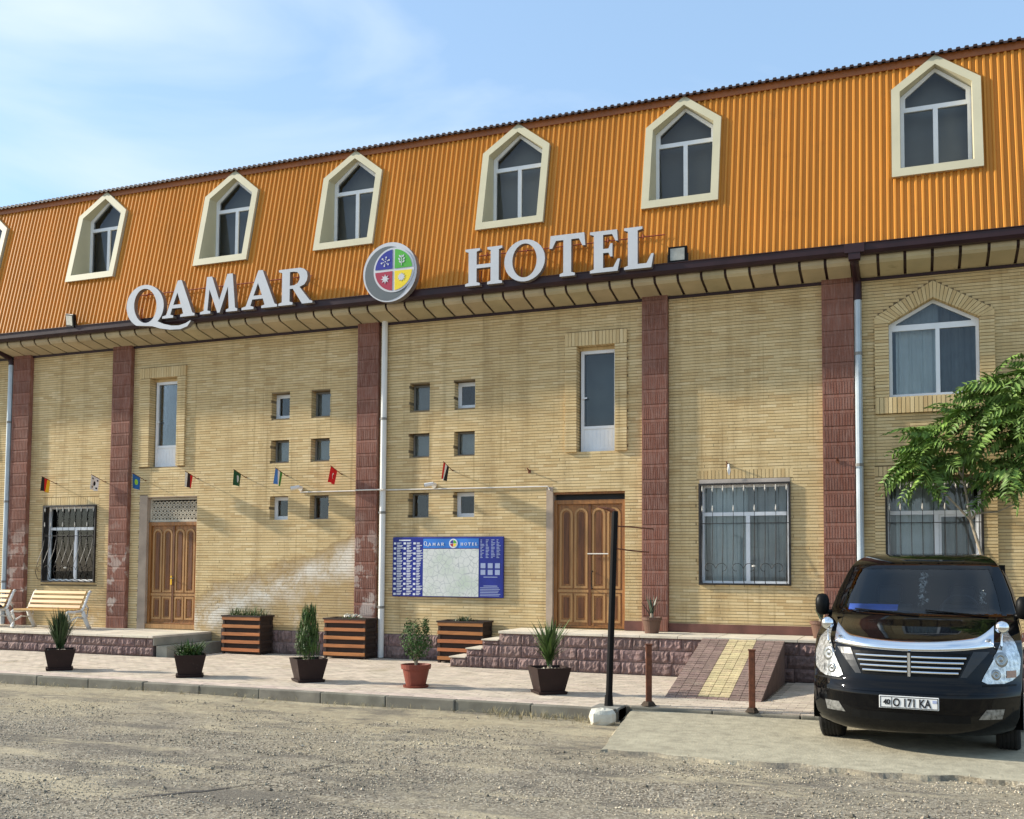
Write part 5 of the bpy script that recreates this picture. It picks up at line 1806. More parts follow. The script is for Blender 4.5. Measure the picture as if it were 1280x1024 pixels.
MB().lathe([(0.0, 0.02), (0.135, 0.02), (0.185, 0.25), (0.185, 0.252), (0.205, 0.255), (0.212, 0.315), (0.196, 0.318), (0.185, 0.27), (0.0, 0.27)], n=28).lathe([(0.0, 0.0), (0.17, 0.0), (0.18, 0.03), (0.15, 0.03)], n=28).build('pot', 'terracotta', t, smooth=False)
MB().lathe([(0.0, 0.275), (0.184, 0.272)], n=20).build('soil', 'soil', t)
st = MB()
for a in range(9):
    an = a * 0.7
    st.tube([(0, 0, 0.27), (0.03 * math.cos(an), 0.03 * math.sin(an), 0.4), (0.15 * math.cos(an), 0.15 * math.sin(an), 0.75 + 0.1 * math.sin(a * 3))], [0.012, 0.008, 0.003], 5)
st.build('stem', 'bark', t)
mb = leafcloud(MB(), 1500, 0, 0, 0.66, 0.225, 0.29, 0.022, 8, 0.1)
leafcloud(mb, 130, 0.14, 0.0, 0.86, 0.06, 0.13, 0.022, 9, 0.0)
leafcloud(mb, 130, -0.15, 0.05, 0.84, 0.06, 0.12, 0.022, 10, 0.0).build('foliage', 'leaf_box', t)
t = thing('potted_plant', 'lance-leaved plant in a square brown pot before the right terrace', 'potted plant', (-4.50, -3.90, PZ), R(37), group='potted plants along the kerb')
square_pot(t, 0.47, 0.33, 0.35)
mb = blades(MB(), 70, 0.34, 0.60, 0.26, 0.017, 11, (0, 0, 0.42), 0.5, 0.03)
blades(mb, 60, 0.18, 0.40, 0.20, 0.014, 12, (0, 0, 0.36), 0.6, 0.03).build('foliage', 'leaf_yucca', t)
MB().tube([(0, 0, 0.29), (0.01, 0, 0.55)], [0.03, 0.022], 7).build('stem', 'bark', t)
for (x_, lab, sd_) in ((-3.93, 'small agave in a round brown pot against the ribbed pilaster', 21), (-1.30, 'small agave in a round pot beside the van mirror', 22)):
    t = thing('potted_plant', lab, 'potted plant', (x_, -0.52, T2Z), 0.0, group='round pots on the right terrace')
    MB().lathe([(0.0, 0.0), (0.11, 0.0), (0.15, 0.21), (0.165, 0.215), (0.168, 0.26), (0.15, 0.262), (0.142, 0.22), (0.0, 0.22)], n=24).build('pot', 'pot_tan', t)
    mb = blades(MB(), 16, 0.22, 0.36, 0.16, 0.016, sd_, (0, 0, 0.25), 0.3, 0.02)
    mb.build('foliage', 'leaf_agave', t)
    MB().tube([(0, 0, 0.21), (0, 0, 0.32)], [0.035, 0.028], 8).build('stem', 'bark', t)

# slatted planter boxes
def planter(x, y, lab):
    t = thing('planter_box', lab, 'planter', (x, y, PZ), group='slatted planter boxes against the wall')
    w_, d_, h_ = 0.86, 0.42, 0.735
    MB().box(0.02, w_ - 0.02, 0.02, d_ - 0.02, 0.02, h_ - 0.08).build('inner_box', 'crate_in', t)
    sh = MB().box(0.0, w_, -0.022, 0.0, 0.0, 0.060).mesh('slat', 'crate')
    sd_ = MB().box(0.0, 0.022, 0.002, d_, 0.0, 0.060).mesh('slat', 'crate_in')
    for k in range(5):
        zz_ = 0.055 + k * 0.148
        inst('slat', sh, t, (0, rnd.uniform(-.003, .001), zz_), (0, rnd.uniform(-.006, .006), 0))
        inst('slat', sd_, t, (w_ - 0.02, 0.0, zz_))
        inst('slat', sd_, t, (-0.002, 0.0, zz_))
    MB().box(-0.02, w_ + 0.02, -0.03, 0.02, h_ - 0.03, h_).box(-0.02, w_ + 0.02, d_ - 0.03, d_ + 0.02, h_ - 0.03, h_).box(-0.02, 0.03, 0.021, d_ - 0.031, h_ - 0.03, h_).box(w_ - 0.03, w_ + 0.02, 0.021, d_ - 0.031, h_ - 0.03, h_).build('rim', 'crate_in', t)
    for (a, b_) in ((0.0, 0.0), (w_ - 0.05, 0.0), (0.0, d_ - 0.05), (w_ - 0.05, d_ - 0.05)):
        MB().box(a + 0.003, a + 0.047, b_ + 0.003, b_ + 0.045, 0.0, h_ - 0.031).build('post', 'crate_in', t)
    MB().box(0.03, w_ - 0.03, 0.03, d_ - 0.03, h_ - 0.12, h_ - 0.075).build('soil', 'soil', t)
    return t, w_, d_, h_
t, w_, d_, h_ = planter(-12.33, -0.52, 'slatted wooden planter filled with green grass')
mb = MB()
for k in range(26):
    blades(mb, 9, 0.08, 0.24, 0.12, 0.006, 60 + k, (0.06 + 0.74 * rnd.random(), 0.06 + 0.3 * rnd.random(), h_ - 0.08), 0.6, 0.03)
mb.build('foliage', 'grass', t)
t, w_, d_, h_ = planter(-10.06, -0.53, 'slatted wooden planter with white flowers beside the downpipe')
mb = leafcloud(MB(), 140, 0.45, 0.2, h_ - 0.02, 0.24, 0.05, 0.022, 70)
mb.build('foliage', 'leaf_box', t)
mb = MB()
for k in range(14):
    cx_, cy_ = 0.34 + 0.36 * rnd.random(), 0.06 + 0.2 * rnd.random()
    leafcloud(mb, 12, cx_, cy_, h_ + 0.03 + 0.03 * rnd.random(), 0.032, 0.025, 0.024, 71 + k, 0.0)
mb.build('blossom', 'petal', t)
t, w_, d_, h_ = planter(-7.78, -0.47, 'slatted wooden planter with dark leaves partly behind the steps')
mb = leafcloud(MB(), 160, 0.42, 0.2, h_ - 0.01, 0.22, 0.07, 0.026, 90)
blades(mb, 30, 0.06, 0.14, 0.12, 0.010, 91, (0.42, 0.15, h_ - 0.06), 0.5, 0.1).build('foliage', 'leaf_dark', t)

# ================================================================== street posts
t = thing('lamp_post', 'black cut-off steel post standing in a concrete footing at the kerb', 'post', (-3.42, -4.80, 0.10))
MB().box(-0.17, 0.17, -0.19, 0.17, -0.16, 0.035).box(-0.26, -0.172, -0.17, 0.17, -0.16, 0.02).build('footing', 'footing', t, bevel=0.01)
lean = Vector((0.075, 0, 2.38))
pl = MB()
pl.tube([(0, 0, 0.03), (0.0, 0, 0.05), lean], [0.042, 0.040, 0.038], 10)
pl.build('post', 'black_post', t)
MB().tube([(0, 0, 0.02), (0, 0, 0.16)], [0.056, 0.046], 10).build('post_sleeve', 'black_post', t)
MB().tube([(0.07, 0, 2.20), (0.30, 0.05, 2.185), (0.52, 0.12, 2.165), (0.52, 0.12, 2.15)], 0.010, 6).tube([(0.06, 0, 1.93), (0.28, 0.05, 1.90), (0.47, 0.12, 1.885)], 0.010, 6).build('hook_bar', 'rust', t)
MB().tube([(0.065, 0, 2.38), (-0.02, -0.02, 2.41), (-0.14, -0.03, 2.435)], [0.035, 0.022, 0.006], 6).build('bent_top', 'rust', t)
for (x_, y_, h_, lab, rz) in ((-2.99, -4.545, 0.73, 'rusty steel bollard nearer the black post', 0.3), (-1.75, -4.60, 0.71, 'rusty steel bollard nearer the van', 0.1)):
    t = thing('bollard', lab, 'bollard', (x_, y_, PZ), rz, group='rusty bollards on the dropped kerb')
    MB().box(-0.036, 0.036, -0.036, 0.036, 0.0, h_).build('post', 'rust', t, bevel=0.006)
    MB().box(-0.044, 0.044, -0.044, 0.044, h_, h_ + 0.012).build('cap', 'rust', t)
    r2 = random.Random(int(h_ * 100))
    mb = MB()
    pts = [((0.085 + r2.uniform(-.02, .03)) * math.cos(a), (0.085 + r2.uniform(-.02, .03)) * math.sin(a)) for a in np.linspace(0, 2 * math.pi, 12)[:-1]]
    vs_ = [(p[0], p[1], 0.001) for p in pts] + [(p[0] * 0.6, p[1] * 0.6, 0.05) for p in pts]
    mb.add(vs_, [(i, (i + 1) % 11, 11 + (i + 1) % 11, 11 + i) for i in range(11)] + [tuple(range(11, 22))])
    mb.build('base_mortar', 'soil', t)
# whitewashed stone
mb = MB()
r2 = random.Random(9)
nu, nv = 14, 9
vs_ = []
for j in range(nv):
    ph = -math.pi / 2 + math.pi * j / (nv - 1)
    for i in range(nu):
        th = 2 * math.pi * i / nu
        d_ = Vector((math.cos(ph) * math.cos(th), math.cos(ph) * math.sin(th), math.sin(ph)))
        k = 1.0 / max(abs(d_.x) ** 4 + abs(d_.y) ** 4 + abs(d_.z) ** 4, 1e-6) ** 0.25
        k *= 1 + r2.uniform(-.05, .05)
        vs_.append((d_.x * 0.15 * k, d_.y * 0.125 * k, 0.095 + d_.z * 0.10 * k))
fs_ = [(j * nu + i, j * nu + (i + 1) % nu, (j + 1) * nu + (i + 1) % nu, (j + 1) * nu + i) for j in range(nv - 1) for i in range(nu)]
mb.add(vs_, fs_)
tag(mb.build('painted_stone', 'white_stone', None, loc=(-3.36, -5.28, -0.03)), 'whitewashed stone block at the foot of the black post', 'stone').rotation_euler = (0, 0, 0.35)
# short pipe end beside the stone
tag(MB().tube([(-3.10, -5.30, 0.02), (-2.98, -4.80, 0.03)], 0.045, 10).build('pipe_end', 'black_plastic'), 'dark drain pipe end beside the apron corner', 'pipe')
# dry weeds along the kerb foot
mb = MB()
for k in range(260):
    x_ = -15 + 11.6 * rnd.random() if k % 3 else -4.8 + 1.5 * rnd.random()
    y_ = KY - 0.03 - abs(rnd.gauss(0, 0.10 if k % 3 else 0.18))
    blades(mb, 5, 0.015, 0.06 if k % 3 else 0.10, 0.06, 0.003, 500 + k, (x_, y_, ground_z(x_, y_) - 0.02), 0.6, 0.02)
tag(mb.build('dry_weeds', 'drygrass'), 'dry weeds and litter along the foot of the kerb', kind='stuff')

# ================================================================== young tree
tree = thing('tree', 'young tree with long feathery compound leaves growing behind the van', 'tree', (0.98, -0.62, T2Z - 0.02))
tb = Vector((0.98, -0.62, T2Z))
def _tree():
    tk = MB()
    tk.tube([tb, (0.98, -0.64, 1.5), (0.94, -0.66, 2.0), (0.80, -0.70, 2.52)], [0.034, 0.028, 0.024, 0.021], 8)
    tk.build('trunk', 'bark')
    limbs = [
        [(0.80, -0.70, 2.52), (0.76, -0.72, 2.8), (0.70, -0.74, 3.15), (0.74, -0.72, 3.6), (0.85, -0.66, 4.1)],
        [(0.80, -0.70, 2.52), (0.60, -0.74, 2.75), (0.30, -0.8, 3.1), (0.12, -0.82, 3.35)],
        [(0.80, -0.70, 2.52), (1.02, -0.70, 2.85), (1.28, -0.66, 3.25), (1.45, -0.6, 3.7), (1.55, -0.55, 4.3)],
        [(1.28, -0.66, 3.25), (1.6, -0.7, 3.5), (1.9, -0.75, 3.9)],
        [(0.70, -0.74, 3.15), (0.45, -0.8, 3.5), (0.30, -0.8, 3.85)],
        [(0.88, -0.69, 2.62), (1.15, -0.66, 2.64), (1.45, -0.62, 2.78)],
        [(1.45, -0.6, 3.7), (1.2, -0.66, 4.1), (1.05, -0.62, 4.45)],
    ]
    for lm in limbs:
        MB().tube(lm, [0.020 - 0.014 * i / (len(lm) - 1) for i in range(len(lm))], 6).build('branch', 'bark')
    # compound leaf meshes
    metas = []
    for vtn in range(4):
        r2 = random.Random(70 + vtn)
        mb = MB()
        L = 0.62
        npair = 9
        mid_ = []
        for i in range(npair + 2):
            t_ = i / (npair + 1)
            mid_.append(Vector((L * t_, 0.02 * math.sin(t_ * 3 + vtn), 0.05 * math.sin(t_ * 2.2) - 0.20 * t_ * t_)))
        mb.tube(mid_, [0.004 - 0.003 * i / (npair + 1) for i in range(npair + 2)], 3)
        for i in range(1, npair + 2):
            p = mid_[i]
            for s in (-1, 1):
                if i == npair + 1 and s == 1:
                    continue
                ln = 0.175 * (0.65 + 0.5 * math.sin(math.pi * (i / (npair + 1)) ** 0.8)) * r2.uniform(0.85, 1.15)
                d_ = Vector((0.42, s * 0.86, -0.30 + r2.uniform(-.22, .15))).normalized() if i <= npair else Vector((1, 0, -0.3)).normalized()
                sd2 = d_.cross(Vector((0, 0, 1))).normalized()
                wq = ln * 0.185
                tip = p + d_ * ln + Vector((0, 0, -0.02))
                mdp = p + d_ * ln * 0.42
                mb.add([p, mdp + sd2 * wq + Vector((0, 0, 0.008)), tip, mdp - sd2 * wq + Vector((0, 0, 0.008))], [(0, 3, 2), (0, 2, 1)])
        metas.append(mb.mesh('compound_leaf', 'leaf_tree'))
    r2 = random.Random(5)
    anchors = []
    for li, lm in enumerate(limbs):
        for i in range(1, len(lm)):
            a, b_ = Vector(lm[i - 1]), Vector(lm[i])
            if li == 0 and i < 2 or (li == 2 and i < 2):
                continue
            nleaf = 5 if i < len(lm) - 1 else 10
            if max(a.z, b_.z) < 3.2:
                continue
            if li == 5:
                nleaf = 0
            for k in range(nleaf):
                anchors.append((a.lerp(b_, r2.random() if i < len(lm) - 1 else 0.5 + 0.5 * r2.random()), i == len(lm) - 1))
    for p, tip in anchors:
        az = r2.uniform(0, 2 * math.pi)
        if math.sin(az) > 0.5:                         # towards the wall there is no room
            az = -az
        pitch = r2.uniform(-0.5, 0.9)
        s = r2.uniform(0.75, 1.15)
        inst('compound_leaf', r2.choice(metas), None, p, (r2.uniform(-1.0, 1.0), pitch, az), (s, s, s))
    # crown mass on the right
    for k in range(120):
        p = Vector((1.62 + r2.gauss(0, 0.30), -0.95 + r2.gauss(0, 0.14), 3.88 + r2.gauss(0, 0.50)))
        if p.x > 2.3 or p.z < 2.9:
            continue
        az = r2.uniform(0, 2 * math.pi)
        if math.sin(az) > 0.5:
            az = -az
        s = r2.uniform(0.75, 1.1)
        inst('compound_leaf', r2.choice(metas), None, p, (r2.uniform(-1.0, 1.0), r2.uniform(-0.5, 0.9), az), (s, s, s))
    for (dx_, dz_) in ((-0.32, 3.40), (-0.1, 3.38), (0.05, 3.70), (0.18, 3.3), (0.32, 4.0), (0.5, 3.5), (0.55, 4.3)):
        for k in range(6):
            p = Vector((dx_ + 0.45 + r2.uniform(-.1, .1), -0.8, dz_ + 0.1 + r2.uniform(-.1, .1)))
            s = r2.uniform(0.7, 0.95)
            inst('compound_leaf', r2.choice(metas), None, p, (r2.uniform(-1.0, 1.0), r2.uniform(-0.4, 0.7), math.pi + r2.uniform(-.9, .9)), (s, s, s))
world_parent(collect(_tree), tree)

# ================================================================== van
VX, VY, VTH, VZ = -0.042, -6.50, 0.087, 0.052
van = thing('parked_van', 'black minivan with chrome grille parked nose-on at the right', 'van', (VX, VY, VZ), -VTH)


def lerp_tab(tab, z_):
    if z_ <= tab[0][0]:
        return tab[0][1]
    for (a, va), (b_, vb) in zip(tab[:-1], tab[1:]):
        if z_ <= b_:
            t_ = (z_ - a) / (b_ - a)
            return va + (vb - va) * t_
    return tab[-1][1]


YC = [(.20, .10), (.24, .05), (.30, .015), (.40, 0.0), (.56, 0.0), (.62, .02), (.68, .055), (.74, .065), (.90, .085), (.97, .105), (1.02, .13), (1.055, .175), (1.08, .25), (1.12, .38), (1.16, .53), (1.20, .69), (1.24, .84), (1.27, .93), (1.30, 1.0), (1.50, 1.245), (1.70, 1.49), (1.78, 1.60), (1.83, 1.71), (1.87, 1.86), (1.90, 2.06), (1.92, 2.32), (1.935, 2.7)]
WW = [(.20, .82), (.26, .88), (.34, .915), (.50, .93), (.66, .945), (.80, .955), (1.0, .955), (1.10, .945), (1.20, .925), (1.30, .905), (1.50, .855), (1.70, .785), (1.78, .745), (1.83, .71), (1.87, .665), (1.90, .60), (1.92, .52), (1.935, .38)]
CC = [(.20, .44), (.60, .46), (.80, .52), (1.0, .58), (1.10, .52), (1.20, .42), (1.30, .34), (1.70, .26), (1.90, .16), (1.935, .12)]


def Wv(z_):
    return lerp_tab(WW, z_)


def Fy(x_, z_):
    u = min(1.0, abs(x_) / Wv(z_))
    return lerp_tab(YC, z_) + lerp_tab(CC, z_) * (0.72 * u ** 3.6 + 0.28 * u * u)


VL = 4.92
zs_v = [.20, .22, .25, .28, .32, .36, .40, .45, .50, .545, .56, .575, .60, .62, .65, .67, .70, .74, .78, .82, .86, .90, .94, .97, 1.0, 1.02, 1.04, 1.055, 1.07, 1.085, 1.10, 1.12, 1.14, 1.16, 1.18, 1.20, 1.22, 1.24, 1.255, 1.27, 1.285, 1.30, 1.34, 1.38, 1.42, 1.46, 1.50, 1.54, 1.58, 1.62, 1.66, 1.70, 1.74, 1.765, 1.78, 1.80, 1.83, 1.85, 1.87, 1.885, 1.90, 1.91, 1.92, 1.935]
NF, NS = 45, 46
us = np.sin(np.linspace(-1, 1, NF) * math.pi / 2 * 0.96) / math.sin(math.pi / 2 * 0.96)
rows_v = []
for z_ in zs_v:
    w_ = Wv(z_)
    front = [(float(u) * w_, Fy(float(u) * w_, z_), z_) for u in us]
    yr = VL - 0.05 - 0.10 * max(0, z_ - 1.0) - (0.25 if z_ > 1.9 else 0)
    def side(s):
        ys_ = front[-1][1]
        res = []
        for i in range(1, NS + 1):
            t_ = i / NS
            bul = 0.012 * math.sin(math.pi * t_)
            res.append((s * (w_ + bul * (1 if z_ < 1.2 else 0.5)), ys_ + (yr - ys_) * t_, z_))
        return res
    right = side(1)
    left = side(-1)
    rows_v.append(list(reversed(left)) + front + right)
NC = len(rows_v[0])
body = MB()
bv_ = [p for row in rows_v for p in row]
WHEELS = ((-0.82, 0.93), (0.82, 0.93), (-0.82, 3.98), (0.82, 3.98))


def face_kept(q):
    cx_ = sum(p[0] for p in q) / 4
    cy_ = sum(p[1] for p in q) / 4
    cz_ = sum(p[2] for p in q) / 4
    if abs(cx_) > 0.80 and cz_ < 0.75:
        for wx, wy in WHEELS:
            if math.hypot(cy_ - wy, cz_ - 0.33) < 0.39:
                return False
    if 1.30 < cz_ < 1.765 and cy_ < 2.3 and abs(cx_) < Wv(cz_) * 0.885:
        return False
    return True


bf = []
for j in range(len(rows_v) - 1):
    for i in range(NC - 1):
        ids = (j * NC + i, j * NC + i + 1, (j + 1) * NC + i + 1, (j + 1) * NC + i)
        if face_kept([bv_[k] for k in ids]):
            bf.append(ids)
for j in range(len(rows_v) - 1):                        # tail
    bf.append((j * NC + NC - 1, j * NC, (j + 1) * NC, (j + 1) * NC + NC - 1))
topi = (len(rows_v) - 1) * NC
bf.append(tuple(topi + i for i in range(NC)))
bf.append(tuple(i for i in range(NC - 1, -1, -1)))
body.add(bv_, bf)
bo = body.build('body', 'paint', van, smooth=True)


def vpatch(zs, xl, xr_, off, m_=10, mi=0, mb=None, thick=0.0):
    """a skin over the van's front between xl(z) and xr(z), off metres proud of the body"""
    mb = mb or MB()
    vs_ = []
    for z_ in zs:
        for k in range(m_ + 1):
            x_ = xl(z_) + (xr_(z_) - xl(z_)) * k / m_
            vs_.append((x_, Fy(x_, z_) - off, z_))
    fs_ = [(j * (m_ + 1) + k, j * (m_ + 1) + k + 1, (j + 1) * (m_ + 1) + k + 1, (j + 1) * (m_ + 1) + k) for j in range(len(zs) - 1) for k in range(m_)]
    mb.add(vs_, fs_, mi)
    if thick:
        b_ = len(vs_)
        ring = [k for k in range(m_ + 1)] + [j * (m_ + 1) + m_ for j in range(1, len(zs))] + [(len(zs) - 1) * (m_ + 1) + k for k in range(m_ - 1, -1, -1)] + [j * (m_ + 1) for j in range(len(zs) - 2, 0, -1)]
        rv_ = [vs_[k] for k in ring]
        nn_ = len(rv_)
        mb.add(rv_ + [(p[0], p[1] + thick, p[2]) for p in rv_], [(i, nn_ + i, nn_ + (i + 1) % nn_, (i + 1) % nn_) for i in range(nn_)], mi)
    return mb


lin = lambda a, b_, n_: [a + (b_ - a) * i / (n_ - 1) for i in range(n_)]
# windscreen, a hair proud of the opening
vpatch(lin(1.285, 1.775, 16), lambda z_: -Wv(z_) * 0.895, lambda z_: Wv(z_) * 0.895, 0.006, 24).build('windscreen', 'windscreen', van, smooth=True)
# dark surround (ceramic border) of the screen
sb = MB()
for s in (-1, 1):
    vpatch(lin(1.275, 1.785, 16), lambda z_: s * Wv(z_) * (0.905 if s < 0 else 0.855), lambda z_: s * Wv(z_) * (0.855 if s < 0 else 0.905), 0.010, 3, mb=sb)
vpatch(lin(1.270, 1.305, 3), lambda z_: -Wv(z_) * 0.89, lambda z_: Wv(z_) * 0.89, 0.009, 20, mb=sb)
vpatch(lin(1.745, 1.785, 3), lambda z_: -Wv(z_) * 0.89, lambda z_: Wv(z_) * 0.89, 0.009, 20, mb=sb)
sb.build('windscreen_border', 'paint', van, smooth=True)
# cabin seen through the screen
MB().add([(-.80, 1.02, 1.24), (.80, 1.02, 1.24), (.80, 1.75, 1.16), (-.80, 1.75, 1.16)], [(0, 1, 2, 3)]).build('dashboard', 'grey_trim', van)
MB().box(-0.80, 0.80, 2.6, 2.65, 0.5, 1.80).build('cabin_back', 'black_plastic', van)
for s in (-1, 1):
    MB().box(s * 0.38 - 0.24, s * 0.38 + 0.24, 2.05, 2.2, 0.7, 1.36).box(s * 0.38 - 0.13, s * 0.38 + 0.13, 2.08, 2.18, 1.361, 1.56).build('seat', 'grey_trim', van, bevel=0.03)
sw = MB()
pts = [(0.38 + 0.19 * math.cos(a), 1.55 + 0.06 * math.sin(a), 1.29 + 0.18 * math.sin(a)) for a in np.linspace(0, 2 * math.pi, 21)]
sw.tube(pts, 0.014, 6, cap=False).build('steering_wheel', 'grey_trim', van)
MB().add([(-.70, 1.19, 1.312), (-.20, 1.09, 1.312), (-.20, 1.20, 1.372), (-.70, 1.28, 1.372)], [(0, 1, 2, 3)]).build('dashboard_sheet', 'blue_sheet', van)
orn = MB()
r2 = random.Random(8)
for k in range(26):
    zz_ = 1.70 - k * 0.0135
    leafcloud(orn, 4, 0.02 + 0.02 * math.sin(k), 1.56 - 0.011 * k, zz_, 0.026 + 0.0015 * k, 0.014, 0.022, 300 + k, 0)
orn.build('hanging_charm', 'petal', van)
orn = MB()
for k in range(8):
    leafcloud(orn, 6, 0.60, 1.40, 1.52 - k * 0.018, 0.035, 0.014, 0.020, 350 + k, 0)
orn.build('hanging_charm', 'petal', van)
MB().box(-0.12, 0.12, 1.72, 1.75, 1.66, 1.73).build('rear_view_mirror', 'black_plastic', van, bevel=0.01)
# wipers
wp = MB()
for (x0, x1_) in ((-0.62, 0.02), (0.08, 0.66)):
    for (off_, rr) in ((0.022, 0.007),):
        pts = [(x0 + (x1_ - x0) * t_, Fy(x0 + (x1_ - x0) * t_, 1.32 - 0.045 * t_ * (1 if x0 < 0 else 1)) - off_, 1.325 - 0.045 * t_) for t_ in np.linspace(0, 1, 7)]
        wp.tube(pts, rr, 5)
wp.build('wiper', 'black_plastic', van)
# chrome band above the grille, sweeping up into the wings
zb_lo = lambda x_: 0.962 + 0.05 * (abs(x_) / 0.68) ** 2.2
zb_hi = lambda x_: 1.052 + 0.045 * (abs(x_) / 0.56) ** 2 + (0.085 * ((abs(x_) - 0.56) / 0.16) ** 1.6 if abs(x_) > 0.56 else 0)
cb = MB()
nx_ = 40
vs_ = []
for k in range(nx_ + 1):
    x_ = -0.715 + 1.43 * k / nx_
    zl, zh = zb_lo(x_), zb_hi(x_)
    for t_, off_ in ((0, 0.004), (0.12, 0.022), (0.5, 0.030), (0.85, 0.022), (1.0, 0.006)):
        z_ = zl + (zh - zl) * t_
        vs_.append((x_, Fy(x_, min(z_, 1.05)) + max(0, (z_ - 1.05)) * 1.2 - off_, z_))
cb.add(vs_, [(k * 5 + t_, (k + 1) * 5 + t_, (k + 1) * 5 + t_ + 1, k * 5 + t_ + 1) for k in range(nx_) for t_ in range(4)])
cb.build('chrome_band', 'chrome', van, smooth=True)
# grille
gx = lambda z_: 0.425 + (z_ - 0.745) / 0.20 * 0.095
grl = vpatch(lin(0.735, 0.955, 6), lambda z_: -gx(z_), lambda z_: gx(z_), 0.004, 14).build('grille', 'black_plastic', van)
for k in range(4):
    z_ = 0.778 + k * 0.046
    e = gx(z_) - 0.02
    for s in (-1, 1):
        pts = [(s * (0.018 + (e - 0.018) * t_), Fy(s * (0.018 + (e - 0.018) * t_), z_) - 0.016, z_) for t_ in np.linspace(0, 1, 6)]
        MB().tube(pts, 0.0095, 6).build('grille_bar', 'chrome', grl)
MB().box(-0.012, 0.012, Fy(0, .85) - 0.034, Fy(0, .85) - 0.005, 0.735, 0.955).build('grille_post', 'chrome', grl)
# grey wings either side of the grille
for s in (-1, 1):
    mb = vpatch(lin(0.74, 0.975, 5), (lambda z_: -gx(z_) - 0.15 + (0.975 - z_) * 0.35) if s < 0 else (lambda z_: gx(z_) + 0.012), (lambda z_: -gx(z_) - 0.012) if s < 0 else (lambda z_: gx(z_) + 0.15 - (0.975 - z_) * 0.35), 0.005, 4)
    mb.build('grille_wing', 'grey_trim', van)
